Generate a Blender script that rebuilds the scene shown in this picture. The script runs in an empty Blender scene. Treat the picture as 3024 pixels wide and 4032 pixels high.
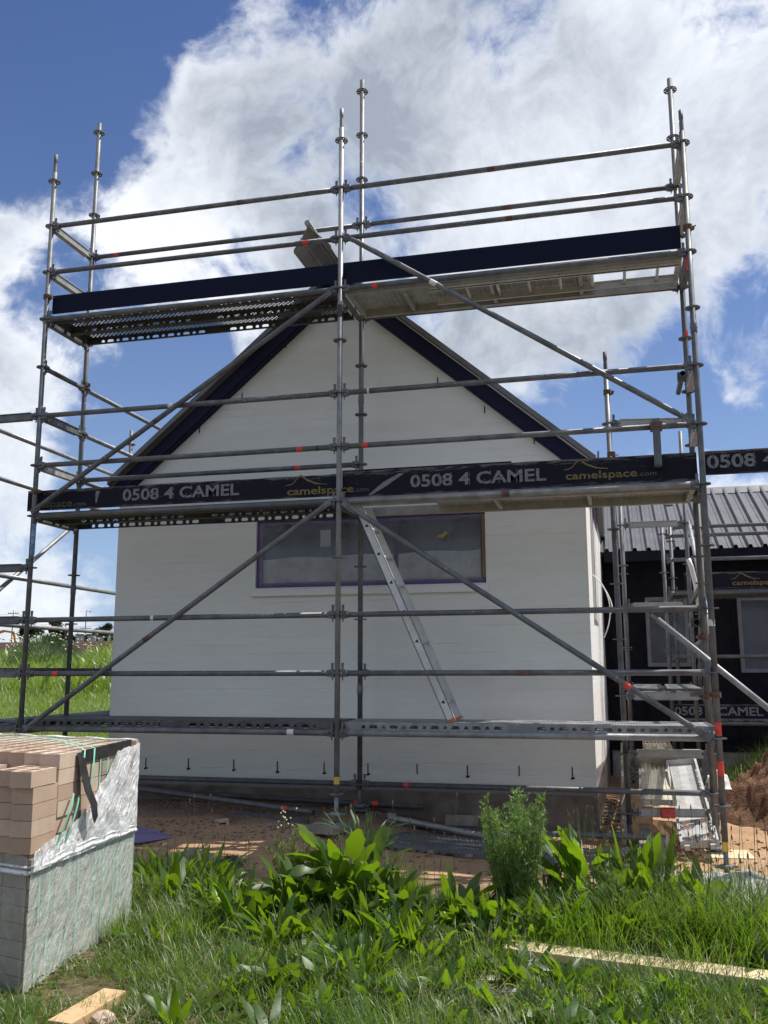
import bpy, math, random
import numpy as np
from mathutils import Vector, Matrix
random.seed(7); RS=np.random.RandomState(11)
SC=bpy.context.scene; COL=SC.collection
rad=math.radians
# ---------------- camera ----------------
cd=bpy.data.cameras.new('camera'); cam=bpy.data.objects.new('camera',cd); COL.objects.link(cam)
_r=Vector((0.970475,0.241191,-0.002074)); _u=Vector((0.043341,-0.165918,0.985187)); _f=Vector((-0.237274,0.956189,0.171473))
m=Matrix((( _r.x,_u.x,-_f.x),(_r.y,_u.y,-_f.y),(_r.z,_u.z,-_f.z))).to_4x4(); m.translation=Vector((5.39108,-7.67840,0.51083))
cam.matrix_world=m; cd.sensor_fit='HORIZONTAL'; cd.sensor_width=36; cd.lens=43.036; cd.clip_start=.05; cd.clip_end=3000
SC.camera=cam
# ---------------- view ----------------
SC.view_settings.view_transform='Standard'; SC.view_settings.look='None'; SC.view_settings.gamma=1; SC.view_settings.exposure=0.27
SC.view_settings.use_curve_mapping=False
# ---------------- sun and sky ----------------
SUN_AZ=rad(57); SUN_EL=rad(62)          # azimuth measured from +Y towards +X
sd=Vector((math.sin(SUN_AZ)*math.cos(SUN_EL),math.cos(SUN_AZ)*math.cos(SUN_EL),math.sin(SUN_EL)))
sl=bpy.data.lights.new('sun','SUN'); so=bpy.data.objects.new('sun',sl); COL.objects.link(so)
sl.energy=4.9; sl.angle=rad(.53); sl.color=(1,.955,.88); so.rotation_euler=sd.to_track_quat('Z','Y').to_euler()
BLOBS=[(-0.313, 0.759, 0.572, 5.0, 0.425),(-0.36, 0.78, 0.512, 4.0, 0.383),(-0.297, 0.826, 0.478, 6.0, 0.425),(-0.224, 0.774, 0.592, 5.0, 0.425),(-0.138, 0.785, 0.604, 6.0, 0.425),(-0.196, 0.832, 0.519, 7.0, 0.383),(-0.101, 0.832, 0.545, 7.0, 0.383),(-0.009, 0.821, 0.572, 7.0, 0.425),(0.075, 0.847, 0.526, 8.0, 0.425),(0.03, 0.882, 0.469, 8.0, 0.425),(0.116, 0.888, 0.446, 7.0, 0.425),(-0.085, 0.88, 0.468, 6.0, 0.383),(-0.115, 0.91, 0.398, 6.0, 0.383),(0.026, 0.925, 0.38, 6.0, 0.34),(0.094, 0.92, 0.38, 6.0, 0.34),(-0.16, 0.89, 0.426, 5.0, 0.297),(-0.427, 0.767, 0.479, 3.0, 0.255),(-0.533, 0.718, 0.448, 4.0, 0.297),(-0.478, 0.77, 0.423, 3.5, 0.34),(-0.558, 0.747, 0.362, 4.0, 0.297),(-0.513, 0.795, 0.323, 6.0, 0.383),(-0.563, 0.78, 0.273, 4.0, 0.297),(-0.578, 0.782, 0.231, 3.5, 0.255),(-0.435, 0.845, 0.312, 4.0, 0.255),(-0.046, 0.936, 0.35, 4.0, 0.297),(-0.118, 0.928, 0.354, 4.0, 0.255),(0.117, 0.953, 0.28, 3.0, 0.383),(0.152, 0.943, 0.296, 3.0, 0.34),(0.057, 0.973, 0.225, 2.5, 0.425),(0.132, 0.972, 0.194, 3.0, 0.425),(-0.573, 0.807, 0.145, 5.0, 0.34),(-0.574, 0.815, 0.075, 5.0, 0.383),(-0.537, 0.841, 0.062, 5.0, 0.34),(-0.581, 0.791, 0.19, 4.0, 0.297),(-0.329, 0.864, 0.381, 4.0, 0.255),(-0.396, 0.835, 0.382, 4.0, 0.212),(-0.486, 0.683, 0.545, 9.0, -0.945),(-0.414, 0.705, 0.576, 6.0, -0.709),(-0.472, 0.728, 0.498, 5.0, -0.63),(-0.501, 0.702, 0.506, 6.0, -0.63),(-0.525, 0.758, 0.388, 2.8, -0.394),(-0.448, 0.816, 0.364, 3.0, -0.236),(-0.481, 0.836, 0.263, 4.0, -0.709),(-0.422, 0.866, 0.267, 4.0, -0.473),(-0.035, 0.961, 0.276, 5.0, -0.63),(0.127, 0.934, 0.333, 4.0, -0.787),(0.103, 0.963, 0.247, 3.0, -0.63),(-0.068, 0.823, 0.564, 2.2, -0.551),(-0.268, 0.829, 0.491, 2.0, -0.394),(-0.241, 0.872, 0.427, 2.0, -0.158),(0.035, 0.963, 0.267, 3.0, -0.63),(-0.521, 0.844, 0.129, 4.0, -0.63),(-0.515, 0.837, 0.186, 3.0, -0.473),(0.151, 0.958, 0.243, 2.5, -0.473),(-0.08, 0.783, 0.617, 3.0, -0.394),(0.152, 0.811, 0.565, 2.5, -0.315),(-0.351, 0.711, 0.609, 3.0, -0.158),(-0.536, 0.723, 0.436, 3.5, 0.383),(-0.47, 0.774, 0.424, 3.5, 0.383),(-0.501, 0.739, 0.45, 3, 0.255),(-0.555, 0.762, 0.334, 4, 0.383),(-0.491, 0.812, 0.316, 5, 0.425),(-0.415, 0.847, 0.332, 4, 0.34),(-0.35, 0.864, 0.363, 4, 0.297),(-0.377, 0.729, 0.572, 3, 0.383),(-0.419, 0.747, 0.516, 3, 0.297),(-0.304, 0.734, 0.607, 3, 0.255),(-0.071, 0.943, 0.325, 4, 0.383),(0.015, 0.941, 0.337, 4, 0.34),(-0.475, 0.847, 0.24, 4.5, -0.55),(-0.528, 0.809, 0.259, 3, -0.3),(-0.42, 0.861, 0.286, 3, -0.35),(-0.482, 0.791, 0.377, 2.5, -0.25),(-0.344, 0.846, 0.406, 2.5, -0.2),(0.136, 0.933, 0.332, 4.5, -0.6),(0.116, 0.963, 0.241, 3, -0.45),(-0.05, 0.96, 0.277, 4.5, -0.5),(-0.145, 0.938, 0.314, 2.5, -0.2),(-0.059, 0.824, 0.563, 2.0, -0.5),(-0.174, 0.762, 0.623, 2.5, -0.35),(-0.072, 0.792, 0.607, 2.2, -0.35),(-0.223, 0.842, 0.492, 2, -0.3),(0.021, 0.965, 0.263, 3, -0.4),(-0.521, 0.844, 0.129, 4, -0.5),(-0.508, 0.844, 0.172, 3, -0.35),(-0.536, 0.751, 0.386, 2.2, -0.25),(-0.392, 0.689, 0.609, 4, -0.3),(0.062, 0.933, 0.354, 2, -0.3),(-0.314, 0.818, 0.481, 1.6, -0.2),(-0.359, 0.731, 0.58, 3, 0.45),(-0.383, 0.743, 0.548, 2.5, 0.4),(-0.414, 0.747, 0.521, 2.5, 0.45),(-0.435, 0.761, 0.482, 2.5, 0.5),(-0.321, 0.728, 0.606, 3, 0.4),(-0.541, 0.715, 0.442, 3, 0.55),(-0.506, 0.748, 0.43, 2.5, 0.5),(-0.463, 0.78, 0.421, 2.5, 0.5),(-0.541, 0.733, 0.413, 2, 0.3),(-0.385, 0.807, 0.449, 3, 0.3),(-0.496, 0.812, 0.307, 3, 0.3),(-0.07, 0.937, 0.343, 3, 0.4),(0.126, 0.951, 0.281, 2.6, 0.9),(0.156, 0.943, 0.295, 2.2, 0.7),(0.057, 0.971, 0.232, 2.0, 0.9),(0.132, 0.972, 0.194, 2.2, 0.6),(-0.526, 0.759, 0.384, 2.0, -0.4),(-0.447, 0.813, 0.373, 2.2, -0.35),(-0.556, 0.795, 0.242, 2, -0.2),(-0.059, 0.823, 0.565, 1.8, -0.5),(-0.273, 0.811, 0.518, 1.6, -0.45),(-0.196, 0.895, 0.401, 1.8, -0.35),(0.075, 0.934, 0.348, 2, -0.35),(-0.359, 0.832, 0.422, 1.8, -0.35)]
def world():
    w=bpy.data.worlds.new('World'); SC.world=w; w.use_nodes=True; nt=w.node_tree; N=nt.nodes; L=nt.links
    N.clear(); out=N.new('ShaderNodeOutputWorld')
    def nd(t,**k):
        n=N.new(t)
        for a,b in k.items(): setattr(n,a,b)
        return n
    def mth(op,a,b=None,c=None,cl=False):
        n=nd('ShaderNodeMath',operation=op,use_clamp=cl)
        for i,v in enumerate((a,b,c)):
            if v is None: continue
            if isinstance(v,(int,float)): n.inputs[i].default_value=v
            else: L.new(v,n.inputs[i])
        return n.outputs[0]
    sky=nd('ShaderNodeTexSky',sky_type='NISHITA',sun_disc=False,sun_elevation=SUN_EL,sun_rotation=SUN_AZ,altitude=100,air_density=1.0,dust_density=.8,ozone_density=1.6)
    bg=nd('ShaderNodeBackground'); 
    tint=nd('ShaderNodeMix',data_type='RGBA',blend_type='MULTIPLY'); tint.inputs[0].default_value=1
    L.new(sky.outputs[0],tint.inputs[6]); tint.inputs[7].default_value=(.44,.59,.90,1)
    L.new(tint.outputs[2],bg.inputs[0]); bg.inputs[1].default_value=.092
    tc=nd('ShaderNodeTexCoord'); D=tc.outputs['Generated']
    # warp the direction a little for wispy edges
    wn=nd('ShaderNodeTexNoise'); wn.inputs['Scale'].default_value=5; wn.inputs['Detail'].default_value=4; L.new(D,wn.inputs['Vector'])
    vs=nd('ShaderNodeVectorMath',operation='SUBTRACT'); L.new(wn.outputs['Color'],vs.inputs[0]); vs.inputs[1].default_value=(.5,.5,.5)
    vm=nd('ShaderNodeVectorMath',operation='SCALE'); L.new(vs.outputs[0],vm.inputs[0]); vm.inputs['Scale'].default_value=.14
    va=nd('ShaderNodeVectorMath',operation='ADD'); L.new(D,va.inputs[0]); L.new(vm.outputs[0],va.inputs[1]); W=va.outputs[0]
    n1=nd('ShaderNodeTexNoise'); n1.inputs['Scale'].default_value=5.2; n1.inputs['Detail'].default_value=9; n1.inputs['Roughness'].default_value=.6; L.new(W,n1.inputs['Vector'])
    dens=mth('MULTIPLY',mth('SUBTRACT',n1.outputs['Fac'],.485),3.6)
    nrm=nd('ShaderNodeVectorMath',operation='NORMALIZE'); L.new(W,nrm.inputs[0])
    acc=None
    for (x,y,z,s,wt) in BLOBS:
        dp=nd('ShaderNodeVectorMath',operation='DOT_PRODUCT'); L.new(nrm.outputs[0],dp.inputs[0]); dp.inputs[1].default_value=Vector((x,y,z)).normalized()
        k=1/(rad(s*.95)**2)
        e=mth('EXPONENT',mth('MULTIPLY',mth('SUBTRACT',dp.outputs['Value'],1.0),k)); g_=wt*(.44 if wt>0 else .60)
        acc=mth('MULTIPLY_ADD',e,g_,acc) if acc is not None else mth('MULTIPLY',e,g_)
    n3=nd('ShaderNodeTexNoise'); n3.inputs['Scale'].default_value=17; n3.inputs['Detail'].default_value=8; n3.inputs['Roughness'].default_value=.62; L.new(W,n3.inputs['Vector'])
    dens=mth('ADD',mth('ADD',dens,acc),mth('MULTIPLY',mth('SUBTRACT',n3.outputs['Fac'],.5),1.5))
    cov=nd('ShaderNodeMapRange',interpolation_type='SMOOTHSTEP'); L.new(mth('ADD',dens,.02),cov.inputs[0]); cov.inputs[1].default_value=-.22; cov.inputs[2].default_value=.50
    # body brightness: thin parts bright, thick parts grey
    n2=nd('ShaderNodeTexNoise'); n2.inputs['Scale'].default_value=4.2; n2.inputs['Detail'].default_value=9; n2.inputs['Roughness'].default_value=.55; L.new(W,n2.inputs['Vector'])
    sh=nd('ShaderNodeMapRange'); L.new(mth('ADD',mth('MULTIPLY',mth('MINIMUM',dens,.6),.26),mth('ADD',n2.outputs['Fac'],mth('MULTIPLY',mth('SUBTRACT',.5,n3.outputs['Fac']),.30))),sh.inputs[0]); sh.inputs[1].default_value=.44; sh.inputs[2].default_value=.78
    cr=nd('ShaderNodeValToRGB'); L.new(sh.outputs[0],cr.inputs[0])
    cr.color_ramp.elements[0].color=(.95,.97,1.0,1); cr.color_ramp.elements[1].color=(.33,.37,.44,1)
    e=cr.color_ramp.elements.new(.5); e.color=(.68,.72,.78,1)
    b2=nd('ShaderNodeBackground'); L.new(cr.outputs[0],b2.inputs[0]); b2.inputs[1].default_value=1.0
    mx=nd('ShaderNodeMixShader'); L.new(mth('MULTIPLY',cov.outputs[0],.95),mx.inputs[0])
    sz=nd('ShaderNodeSeparateXYZ'); L.new(D,sz.inputs[0]); hz=nd('ShaderNodeBackground'); hz.inputs[0].default_value=(.50,.66,.88,1); hz.inputs[1].default_value=.85
    mh=nd('ShaderNodeMixShader'); L.new(mth('MULTIPLY',mth('EXPONENT',mth('MULTIPLY',mth('MAXIMUM',sz.outputs['Z'],0.0),-5.0)),.95),mh.inputs[0]); L.new(bg.outputs[0],mh.inputs[1]); L.new(hz.outputs[0],mh.inputs[2]); L.new(mh.outputs[0],mx.inputs[1]); L.new(b2.outputs[0],mx.inputs[2]); L.new(mx.outputs[0],out.inputs[0])
world()
# ---------------- materials ----------------
MT={}
def lin(r,g,b):
    f=lambda c:(c/255/12.92 if c/255<=.04045 else ((c/255+.055)/1.055)**2.4)
    return (f(r),f(g),f(b),1)
class NB:
    def __init__(s,name):
        s.m=bpy.data.materials.new(name); s.m.use_nodes=True; s.t=s.m.node_tree; s.N=s.t.nodes; s.L=s.t.links
        s.p=s.N['Principled BSDF']; s.out=s.N['Material Output']; s.tc=s.N.new('ShaderNodeTexCoord'); s.O=s.tc.outputs['Object']
        MT[name]=s.m
    def nd(s,t,**k):
        n=s.N.new(t)
        for a,b in k.items(): setattr(n,a,b)
        return n
    def mapping(s,sc=(1,1,1),rot=(0,0,0),src=None):
        n=s.nd('ShaderNodeMapping'); n.inputs['Scale'].default_value=sc; n.inputs['Rotation'].default_value=rot; s.L.new(src or s.O,n.inputs[0]); return n.outputs[0]
    def noise(s,scale,detail=4,rough=.55,vec=None,dist=0):
        n=s.nd('ShaderNodeTexNoise'); n.inputs['Scale'].default_value=scale; n.inputs['Detail'].default_value=detail; n.inputs['Roughness'].default_value=rough; n.inputs['Distortion'].default_value=dist
        s.L.new(vec or s.O,n.inputs['Vector']); return n.outputs['Fac']
    def mth(s,op,a,b=None,cl=False):
        n=s.nd('ShaderNodeMath',operation=op,use_clamp=cl)
        for i,v in enumerate((a,b)):
            if v is None: continue
            if isinstance(v,(int,float)): n.inputs[i].default_value=v
            else: s.L.new(v,n.inputs[i])
        return n.outputs[0]
    def ramp(s,fac,stops,interp='LINEAR'):
        n=s.nd('ShaderNodeValToRGB'); n.color_ramp.interpolation=interp; s.L.new(fac,n.inputs[0]); E=n.color_ramp.elements
        while len(E)<len(stops): E.new(.5)
        for e,(p,c) in zip(E,stops): e.position=p; e.color=tuple(c)[:3]+(1,) if isinstance(c,(tuple,list)) else (c,c,c,1)
        return n.outputs[0]
    def mix(s,fac,a,b,bt='MIX'):
        n=s.nd('ShaderNodeMix',data_type='RGBA',blend_type=bt)
        if isinstance(fac,(int,float)): n.inputs[0].default_value=fac
        else: s.L.new(fac,n.inputs[0])
        for i,v in ((6,a),(7,b)):
            if isinstance(v,(tuple,list)): n.inputs[i].default_value=tuple(v)[:3]+(1,)
            else: s.L.new(v,n.inputs[i])
        return n.outputs[2]
    def col(s,v):
        if isinstance(v,(tuple,list)): s.p.inputs['Base Color'].default_value=tuple(v)[:3]+(1,)
        else: s.L.new(v,s.p.inputs['Base Color'])
    def set(s,rough=.6,metal=0,spec=.5,alpha=None,trans=None):
        if isinstance(rough,(int,float)): s.p.inputs['Roughness'].default_value=rough
        else: s.L.new(rough,s.p.inputs['Roughness'])
        s.p.inputs['Metallic'].default_value=metal; s.p.inputs['Specular IOR Level'].default_value=spec
    def bump(s,h,strength=.5,dist=.01,prev=None):
        n=s.nd('ShaderNodeBump'); n.inputs['Strength'].default_value=strength; n.inputs['Distance'].default_value=dist; s.L.new(h,n.inputs['Height'])
        if prev is not None: s.L.new(prev,n.inputs['Normal'])
        s.L.new(n.outputs[0],s.p.inputs['Normal']); return n.outputs[0]
def simple(name,c1,c2,scale=8,rough=.6,metal=0,bump=.2,bd=.004,detail=5,lo=.35,hi=.65,spec=.5,stretch=(1,1,1)):
    b=NB(name); v=b.mapping(stretch); f=b.noise(scale,detail,.6,v); b.col(b.ramp(f,[(lo,c1),(hi,c2)])); b.set(rough,metal,spec)
    if bump: b.bump(b.noise(scale*4,4,.6,v),bump,bd)
    return b.m
# galvanised tube
def m_galv(name,c1,c2,c3,rough=.5,metal=.55):
    b=NB(name); geo=b.nd('ShaderNodeNewGeometry'); P=geo.outputs['Position']
    f=b.noise(9,5,.6,P); g=b.noise(70,3,.6,P); big=b.noise(2.3,2,.5,P)
    c=b.mix(b.ramp(f,[(.38,0),(.62,1)]),c1,c2); c=b.mix(b.ramp(g,[(.60,0),(.72,.55)]),c,c3)
    oi=b.nd('ShaderNodeObjectInfo'); c=b.mix(b.mth('MULTIPLY',oi.outputs['Random'],.4),c,tuple(x*.7 for x in c1))
    rust=b.noise(5.1,6,.7,P); c=b.mix(b.ramp(rust,[(.68,0),(.74,.7)]),c,(.16,.085,.05))
    spl=b.noise(34,2,.5,P); c=b.mix(b.ramp(spl,[(.735,0),(.75,.8)]),c,(.62,.61,.58))
    b.col(c); b.set(b.ramp(big,[(.3,rough-.1),(.7,rough+.15)]),metal,.5); b.bump(g,.15,.002); return b.m
m_galv('galvanised_steel',(.115,.12,.13),(.19,.195,.205),(.07,.07,.075),.55,.35)
m_galv('bright_galvanised',(.22,.225,.23),(.34,.345,.35),(.13,.13,.135),.5,.3)
m_galv('dull_steel',(.075,.077,.082),(.13,.13,.135),(.05,.05,.05),.6,.3)
m_galv('aluminium',(.34,.335,.32),(.46,.455,.44),(.24,.24,.23),.5,.25)
m_galv('deck_alloy',(.33,.335,.335),(.46,.465,.465),(.22,.22,.22),.55,.2)
m_galv('ladder_alloy',(.60,.60,.59),(.75,.75,.74),(.45,.45,.44),.45,.2)
simple('red_tape',(.62,.035,.03),(.75,.10,.08),30,.6,bump=0)
simple('white_tape',(.6,.6,.57),(.75,.75,.72),30,.6,bump=0)
simple('yellow_tape',(.55,.36,.05),(.7,.5,.08),30,.6,bump=0)
simple('blue_tape',(.05,.16,.34),(.30,.42,.55),22,.6,bump=0)
simple('coupler_rust',(.10,.055,.04),(.20,.12,.09),30,.75,metal=.3)
# toe boards: navy-black film faced ply, worn lower and upper edges
def m_toe(name,c,scuff,sc,amt):
    b=NB(name); v=b.mapping((1.2,1,9)); f=b.noise(5,7,.7,v); g=b.noise(26,5,.7,b.mapping((.35,1,2.2))); z=b.nd('ShaderNodeSeparateXYZ'); b.L.new(b.tc.outputs['Generated'],z.inputs[0])
    ed=b.ramp(z.outputs['Z'],[(0,.16),(.14,.0),(.72,0.0),(1,.2)])
    s=b.ramp(b.mth('ADD',b.mth('MULTIPLY',b.mth('ADD',f,g),.5),ed),[(amt,0),(amt+.1,1)])
    b.col(b.mix(s,c,scuff)); b.set(.72,0,.16); b.bump(g,.2,.002); return b.m
m_toe('clean_toe_board',(.006,.008,.028),(.016,.019,.045),1,.66)
m_toe('worn_toe_board',(.012,.012,.022),(.13,.125,.12),1,.60)
def m_paint(name,c,amt=.56):
    b=NB(name); f=b.noise(40,6,.75,b.mapping((.6,1,1.6))); b.col(b.mix(b.ramp(f,[(amt-.03,0),(amt+.04,1)]),c,(.035,.034,.04))); b.set(.7,0,.3); return b.m
m_paint('stencil_grey',(.20,.21,.225),.58); m_paint('logo_yellow',(.21,.155,.06),.57); m_paint('logo_grey',(.13,.13,.12),.56); m_paint('logo_faded',(.12,.115,.08),.52)
# painted block wall: bagged and painted brick courses
def m_block(name,paint,side=False):
    b=NB(name); geo=b.nd('ShaderNodeNewGeometry'); sp=b.nd('ShaderNodeSeparateXYZ'); b.L.new(geo.outputs['Position'],sp.inputs[0])
    cb=b.nd('ShaderNodeCombineXYZ'); b.L.new(sp.outputs['Y' if side else 'X'],cb.inputs[0]); b.L.new(sp.outputs['Z'],cb.inputs[1])
    br=b.nd('ShaderNodeTexBrick'); b.L.new(cb.outputs[0],br.inputs['Vector']); br.offset=.5
    br.inputs['Scale'].default_value=1; br.inputs['Brick Width'].default_value=.9; br.inputs['Row Height'].default_value=.086; br.inputs['Mortar Size'].default_value=.005; br.inputs['Mortar Smooth'].default_value=1; br.inputs['Bias'].default_value=0
    P=geo.outputs['Position']
    n=b.noise(3.2,5,.6,b.mapping((1,1,3.5),src=P)); n2=b.noise(60,4,.6,P)
    # mortar shows only here and there under the paint
    vis=b.ramp(b.noise(2.1,5,.7,b.mapping((.6,.6,9),src=P)),[(.44,0.05),(.66,1)])
    h=b.mth('SUBTRACT',b.mth('MULTIPLY',n2,.13),b.mth('MULTIPLY',br.outputs['Fac'],vis))
    h=b.mth('ADD',h,b.mth('MULTIPLY',b.noise(7,3,.6,b.mapping((.5,.5,4),src=P)),.9))
    c=b.mix(b.ramp(n,[(.3,0),(.7,1)]),paint,tuple(x*.93 for x in paint))
    # unpainted render and raw concrete at the foot, with a ragged edge
    lim=b.mth('ADD',-.535,b.mth('MULTIPLY',b.mth('SUBTRACT',b.noise(2.6,6,.7,b.mapping((1,1,.3),src=P)),.5),.09))
    low=b.mth('LESS_THAN',sp.outputs['Z'],lim)
    raw=b.ramp(b.noise(11,6,.7,P),[(.3,(.20,.19,.18)),(.7,(.30,.285,.27))])
    c=b.mix(low,c,raw); b.col(c); b.set(.75,0,.3); b.bump(h,.62,.006); return b.m
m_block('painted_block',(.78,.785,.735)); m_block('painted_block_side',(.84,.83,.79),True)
simple('raw_concrete',(.13,.105,.085),(.215,.18,.15),6,.9,detail=8,bump=.5,bd=.006)
simple('grey_concrete',(.30,.30,.30),(.46,.45,.44),9,.9,detail=8,bump=.8,bd=.01)
simple('navy_paint',(.007,.009,.032),(.010,.012,.04),4,.6,bump=0,spec=.2)
m_galv('white_steel',(.42,.42,.42),(.56,.56,.56),(.30,.30,.30),.5,.15)
simple('cap_metal',(.26,.26,.255),(.33,.33,.325),5,.5,.1,bump=.1)
simple('dark_cladding',(.010,.010,.016),(.016,.016,.024),6,.75,bump=.15,spec=.12)
simple('dark_roof_metal',(.095,.095,.105),(.135,.135,.143),3,.42,.2,bump=.05,spec=.5)
simple('grey_flashing',(.12,.12,.125),(.17,.17,.17),5,.45,.3,bump=.1)
simple('sunlit_edge_pale',(.62,.6,.57),(.74,.72,.68),5,.5,0,bump=.1)  # pale tone imitates sun on the right-hand verge edge
simple('purple_tape',(.075,.04,.15),(.13,.08,.23),8,.55,bump=.1)
simple('timber_reveal',(.16,.085,.04),(.24,.14,.07),14,.7,stretch=(1,1,.1))
simple('window_frame_grey',(.17,.17,.19),(.24,.24,.27),6,.6,bump=.05)
simple('slot_black',(.012,.012,.012),(.02,.02,.02),10,.9,bump=0)
def m_glass():
    b=NB('dark_glazing'); f=b.noise(.9,2,.5); b.col(b.ramp(f,[(.3,(.012,.012,.022)),(.7,(.03,.03,.045))])); b.set(.12,0,.5); return b.m
m_glass()
def m_film(name,opac,white,rough=.28,crink=9,gl=.25,tint=(.75,.76,.78),streak=False,ridge=0):
    """thin plastic sheet: lets most light through, milky folds, shiny creases"""
    b=NB(name); b.N.remove(b.p)
    v=b.mapping((1,.55,2.2),src=b.mapping((1,1,1),(rad(-52),0,0))) if streak else b.mapping((1,1,.7)); n=b.noise(crink,7,.7 if streak else .62,v,.5 if streak else 1.2); n2=b.noise(crink*3.3,4,.6,v,.8)
    tr=b.nd('ShaderNodeBsdfTransparent'); df=b.nd('ShaderNodeBsdfDiffuse'); gs=b.nd('ShaderNodeBsdfGlossy'); tl=b.nd('ShaderNodeBsdfTranslucent')
    df.inputs[0].default_value=tint+(1,); tl.inputs[0].default_value=tint+(1,); gs.inputs[0].default_value=(.9,.9,.9,1); gs.inputs['Roughness'].default_value=rough; tr.inputs[0].default_value=(.96,.97,.97,1)
    bp=b.nd('ShaderNodeBump'); bp.inputs['Strength'].default_value=.9; bp.inputs['Distance'].default_value=.02; b.L.new(b.mth('ADD',n,b.mth('MULTIPLY',n2,.4)),bp.inputs['Height'])
    b.L.new(bp.outputs[0],gs.inputs['Normal']); b.L.new(bp.outputs[0],df.inputs['Normal'])
    m1=b.nd('ShaderNodeMixShader'); m1.inputs[0].default_value=.2; b.L.new(df.outputs[0],m1.inputs[1]); b.L.new(tl.outputs[0],m1.inputs[2])
    m2=b.nd('ShaderNodeMixShader'); m2.inputs[0].default_value=gl; b.L.new(m1.outputs[0],m2.inputs[1]); b.L.new(gs.outputs[0],m2.inputs[2])
    fac=b.ramp(n,[(.3,opac),(.75,white)])
    if ridge:
        rn=b.noise(crink*.8,6,.6,v,2.2); rd=b.ramp(b.mth('ABSOLUTE',b.mth('SUBTRACT',rn,.5)),[(0,ridge),(.045,ridge*.35),(.11,0)]); fac=b.mth('ADD',fac,rd,True)
        bp.inputs['Distance'].default_value=.035
    m3=b.nd('ShaderNodeMixShader'); b.L.new(fac,m3.inputs[0]); b.L.new(tr.outputs[0],m3.inputs[1]); b.L.new(m2.outputs[0],m3.inputs[2]); b.L.new(m3.outputs[0],b.out.inputs[0]); return b.m
m_film('masking_film',.16,.34,.3,2.5,.12,(.55,.57,.62)); m_film('stretch_wrap',.20,.50,.42,5,.12,(.84,.94,.88),streak=True,ridge=.32); m_film('torn_wrap',.22,.95,.25,7,.15,(1,1,1),streak=True,ridge=1.0)
m_film('window_film',.12,.26,.35,3,.08,(.45,.47,.55))
simple('milky_sheet',(.30,.31,.31),(.46,.465,.46),5,.6,bump=.5,bd=.02)
simple('back_light_pale',(.34,.34,.32),(.38,.38,.36),5,.8,bump=0)  # pale tone stands in for daylight from a back window
simple('green_strap',(.20,.52,.40),(.26,.60,.47),12,.35,bump=0)
simple('black_strip',(.012,.012,.012),(.03,.03,.03),14,.6)
simple('dark_void',(.01,.01,.01),(.012,.012,.012),3,1,bump=0)
def m_brick():
    b=NB('clay_brick'); geo=b.nd('ShaderNodeNewGeometry'); P=geo.outputs['Position']; oi=b.nd('ShaderNodeObjectInfo')
    a=b.mix(oi.outputs['Random'],(.42,.30,.22),(.62,.49,.38)); f=b.noise(9,5,.6,P)
    c=b.mix(b.ramp(f,[(.35,0),(.75,.5)]),a,(.36,.235,.175)); b.col(c); b.set(.9,0,.2); b.bump(b.noise(120,4,.7,P),.5,.003); return b.m
m_brick()
def m_packbrick():
    b=NB('wrapped_brick'); geo=b.nd('ShaderNodeNewGeometry'); sp=b.nd('ShaderNodeSeparateXYZ'); b.L.new(geo.outputs['Position'],sp.inputs[0]); P=geo.outputs['Position']
    cb=b.nd('ShaderNodeCombineXYZ'); b.L.new(b.mth('ADD',b.mth('MULTIPLY',sp.outputs['Y'],1.0),b.mth('MULTIPLY',sp.outputs['X'],1.0)),cb.inputs[0]); b.L.new(b.mth('ADD',sp.outputs['Z'],.925),cb.inputs[1])
    br=b.nd('ShaderNodeTexBrick'); b.L.new(cb.outputs[0],br.inputs['Vector']); br.offset=0
    for k,v in (('Scale',1),('Brick Width',.115),('Row Height',.0755),('Mortar Size',.0022),('Mortar Smooth',.3),('Bias',0)): br.inputs[k].default_value=v
    br.inputs['Color1'].default_value=(.36,.31,.25,1); br.inputs['Color2'].default_value=(.28,.235,.18,1); br.inputs['Mortar'].default_value=(.05,.04,.03,1)
    damp=b.ramp(b.noise(1.7,5,.6,b.mapping((1,1,.35),src=P)),[(.45,0),(.62,.8)])
    b.col(b.mix(damp,br.outputs['Color'],(.30,.28,.20))); b.set(.9,0,.2); b.bump(br.outputs['Fac'],-.6,.005); return b.m
m_packbrick()
simple('raw_timber',(.50,.33,.17),(.62,.45,.26),5,.75,stretch=(1,.12,1),bump=.3)
simple('pale_timber',(.60,.45,.27),(.70,.56,.36),7,.75,stretch=(.15,1.4,1),bump=.3,bd=.002)
simple('dirty_board',(.17,.145,.12),(.30,.27,.23),7,.85,detail=8,bump=.4)
simple('purple_sheet',(.17,.13,.27),(.25,.20,.36),5,.6)
simple('black_plastic',(.02,.02,.022),(.05,.05,.05),8,.4)
simple('white_plastic',(.68,.67,.62),(.76,.75,.70),8,.45,bump=0)
simple('clay_heap',(.085,.038,.02),(.23,.12,.065),11,.95,detail=9,bump=1,bd=.03)
simple('stone_grey',(.13,.10,.085),(.26,.215,.18),3,.9,bump=.4)
simple('excavator_orange',(.55,.24,.04),(.62,.29,.06),2,.5); simple('machine_dark',(.03,.03,.03),(.06,.06,.06),2,.7)
simple('shed_wall',(.42,.42,.40),(.52,.52,.5),1,.8); simple('shed_roof',(.06,.06,.06),(.09,.09,.085),1,.7)
simple('pole_timber',(.07,.06,.055),(.10,.09,.08),4,.9); 
simple('far_foliage',(.018,.028,.012),(.045,.062,.022),.35,.9,bump=0)
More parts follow.
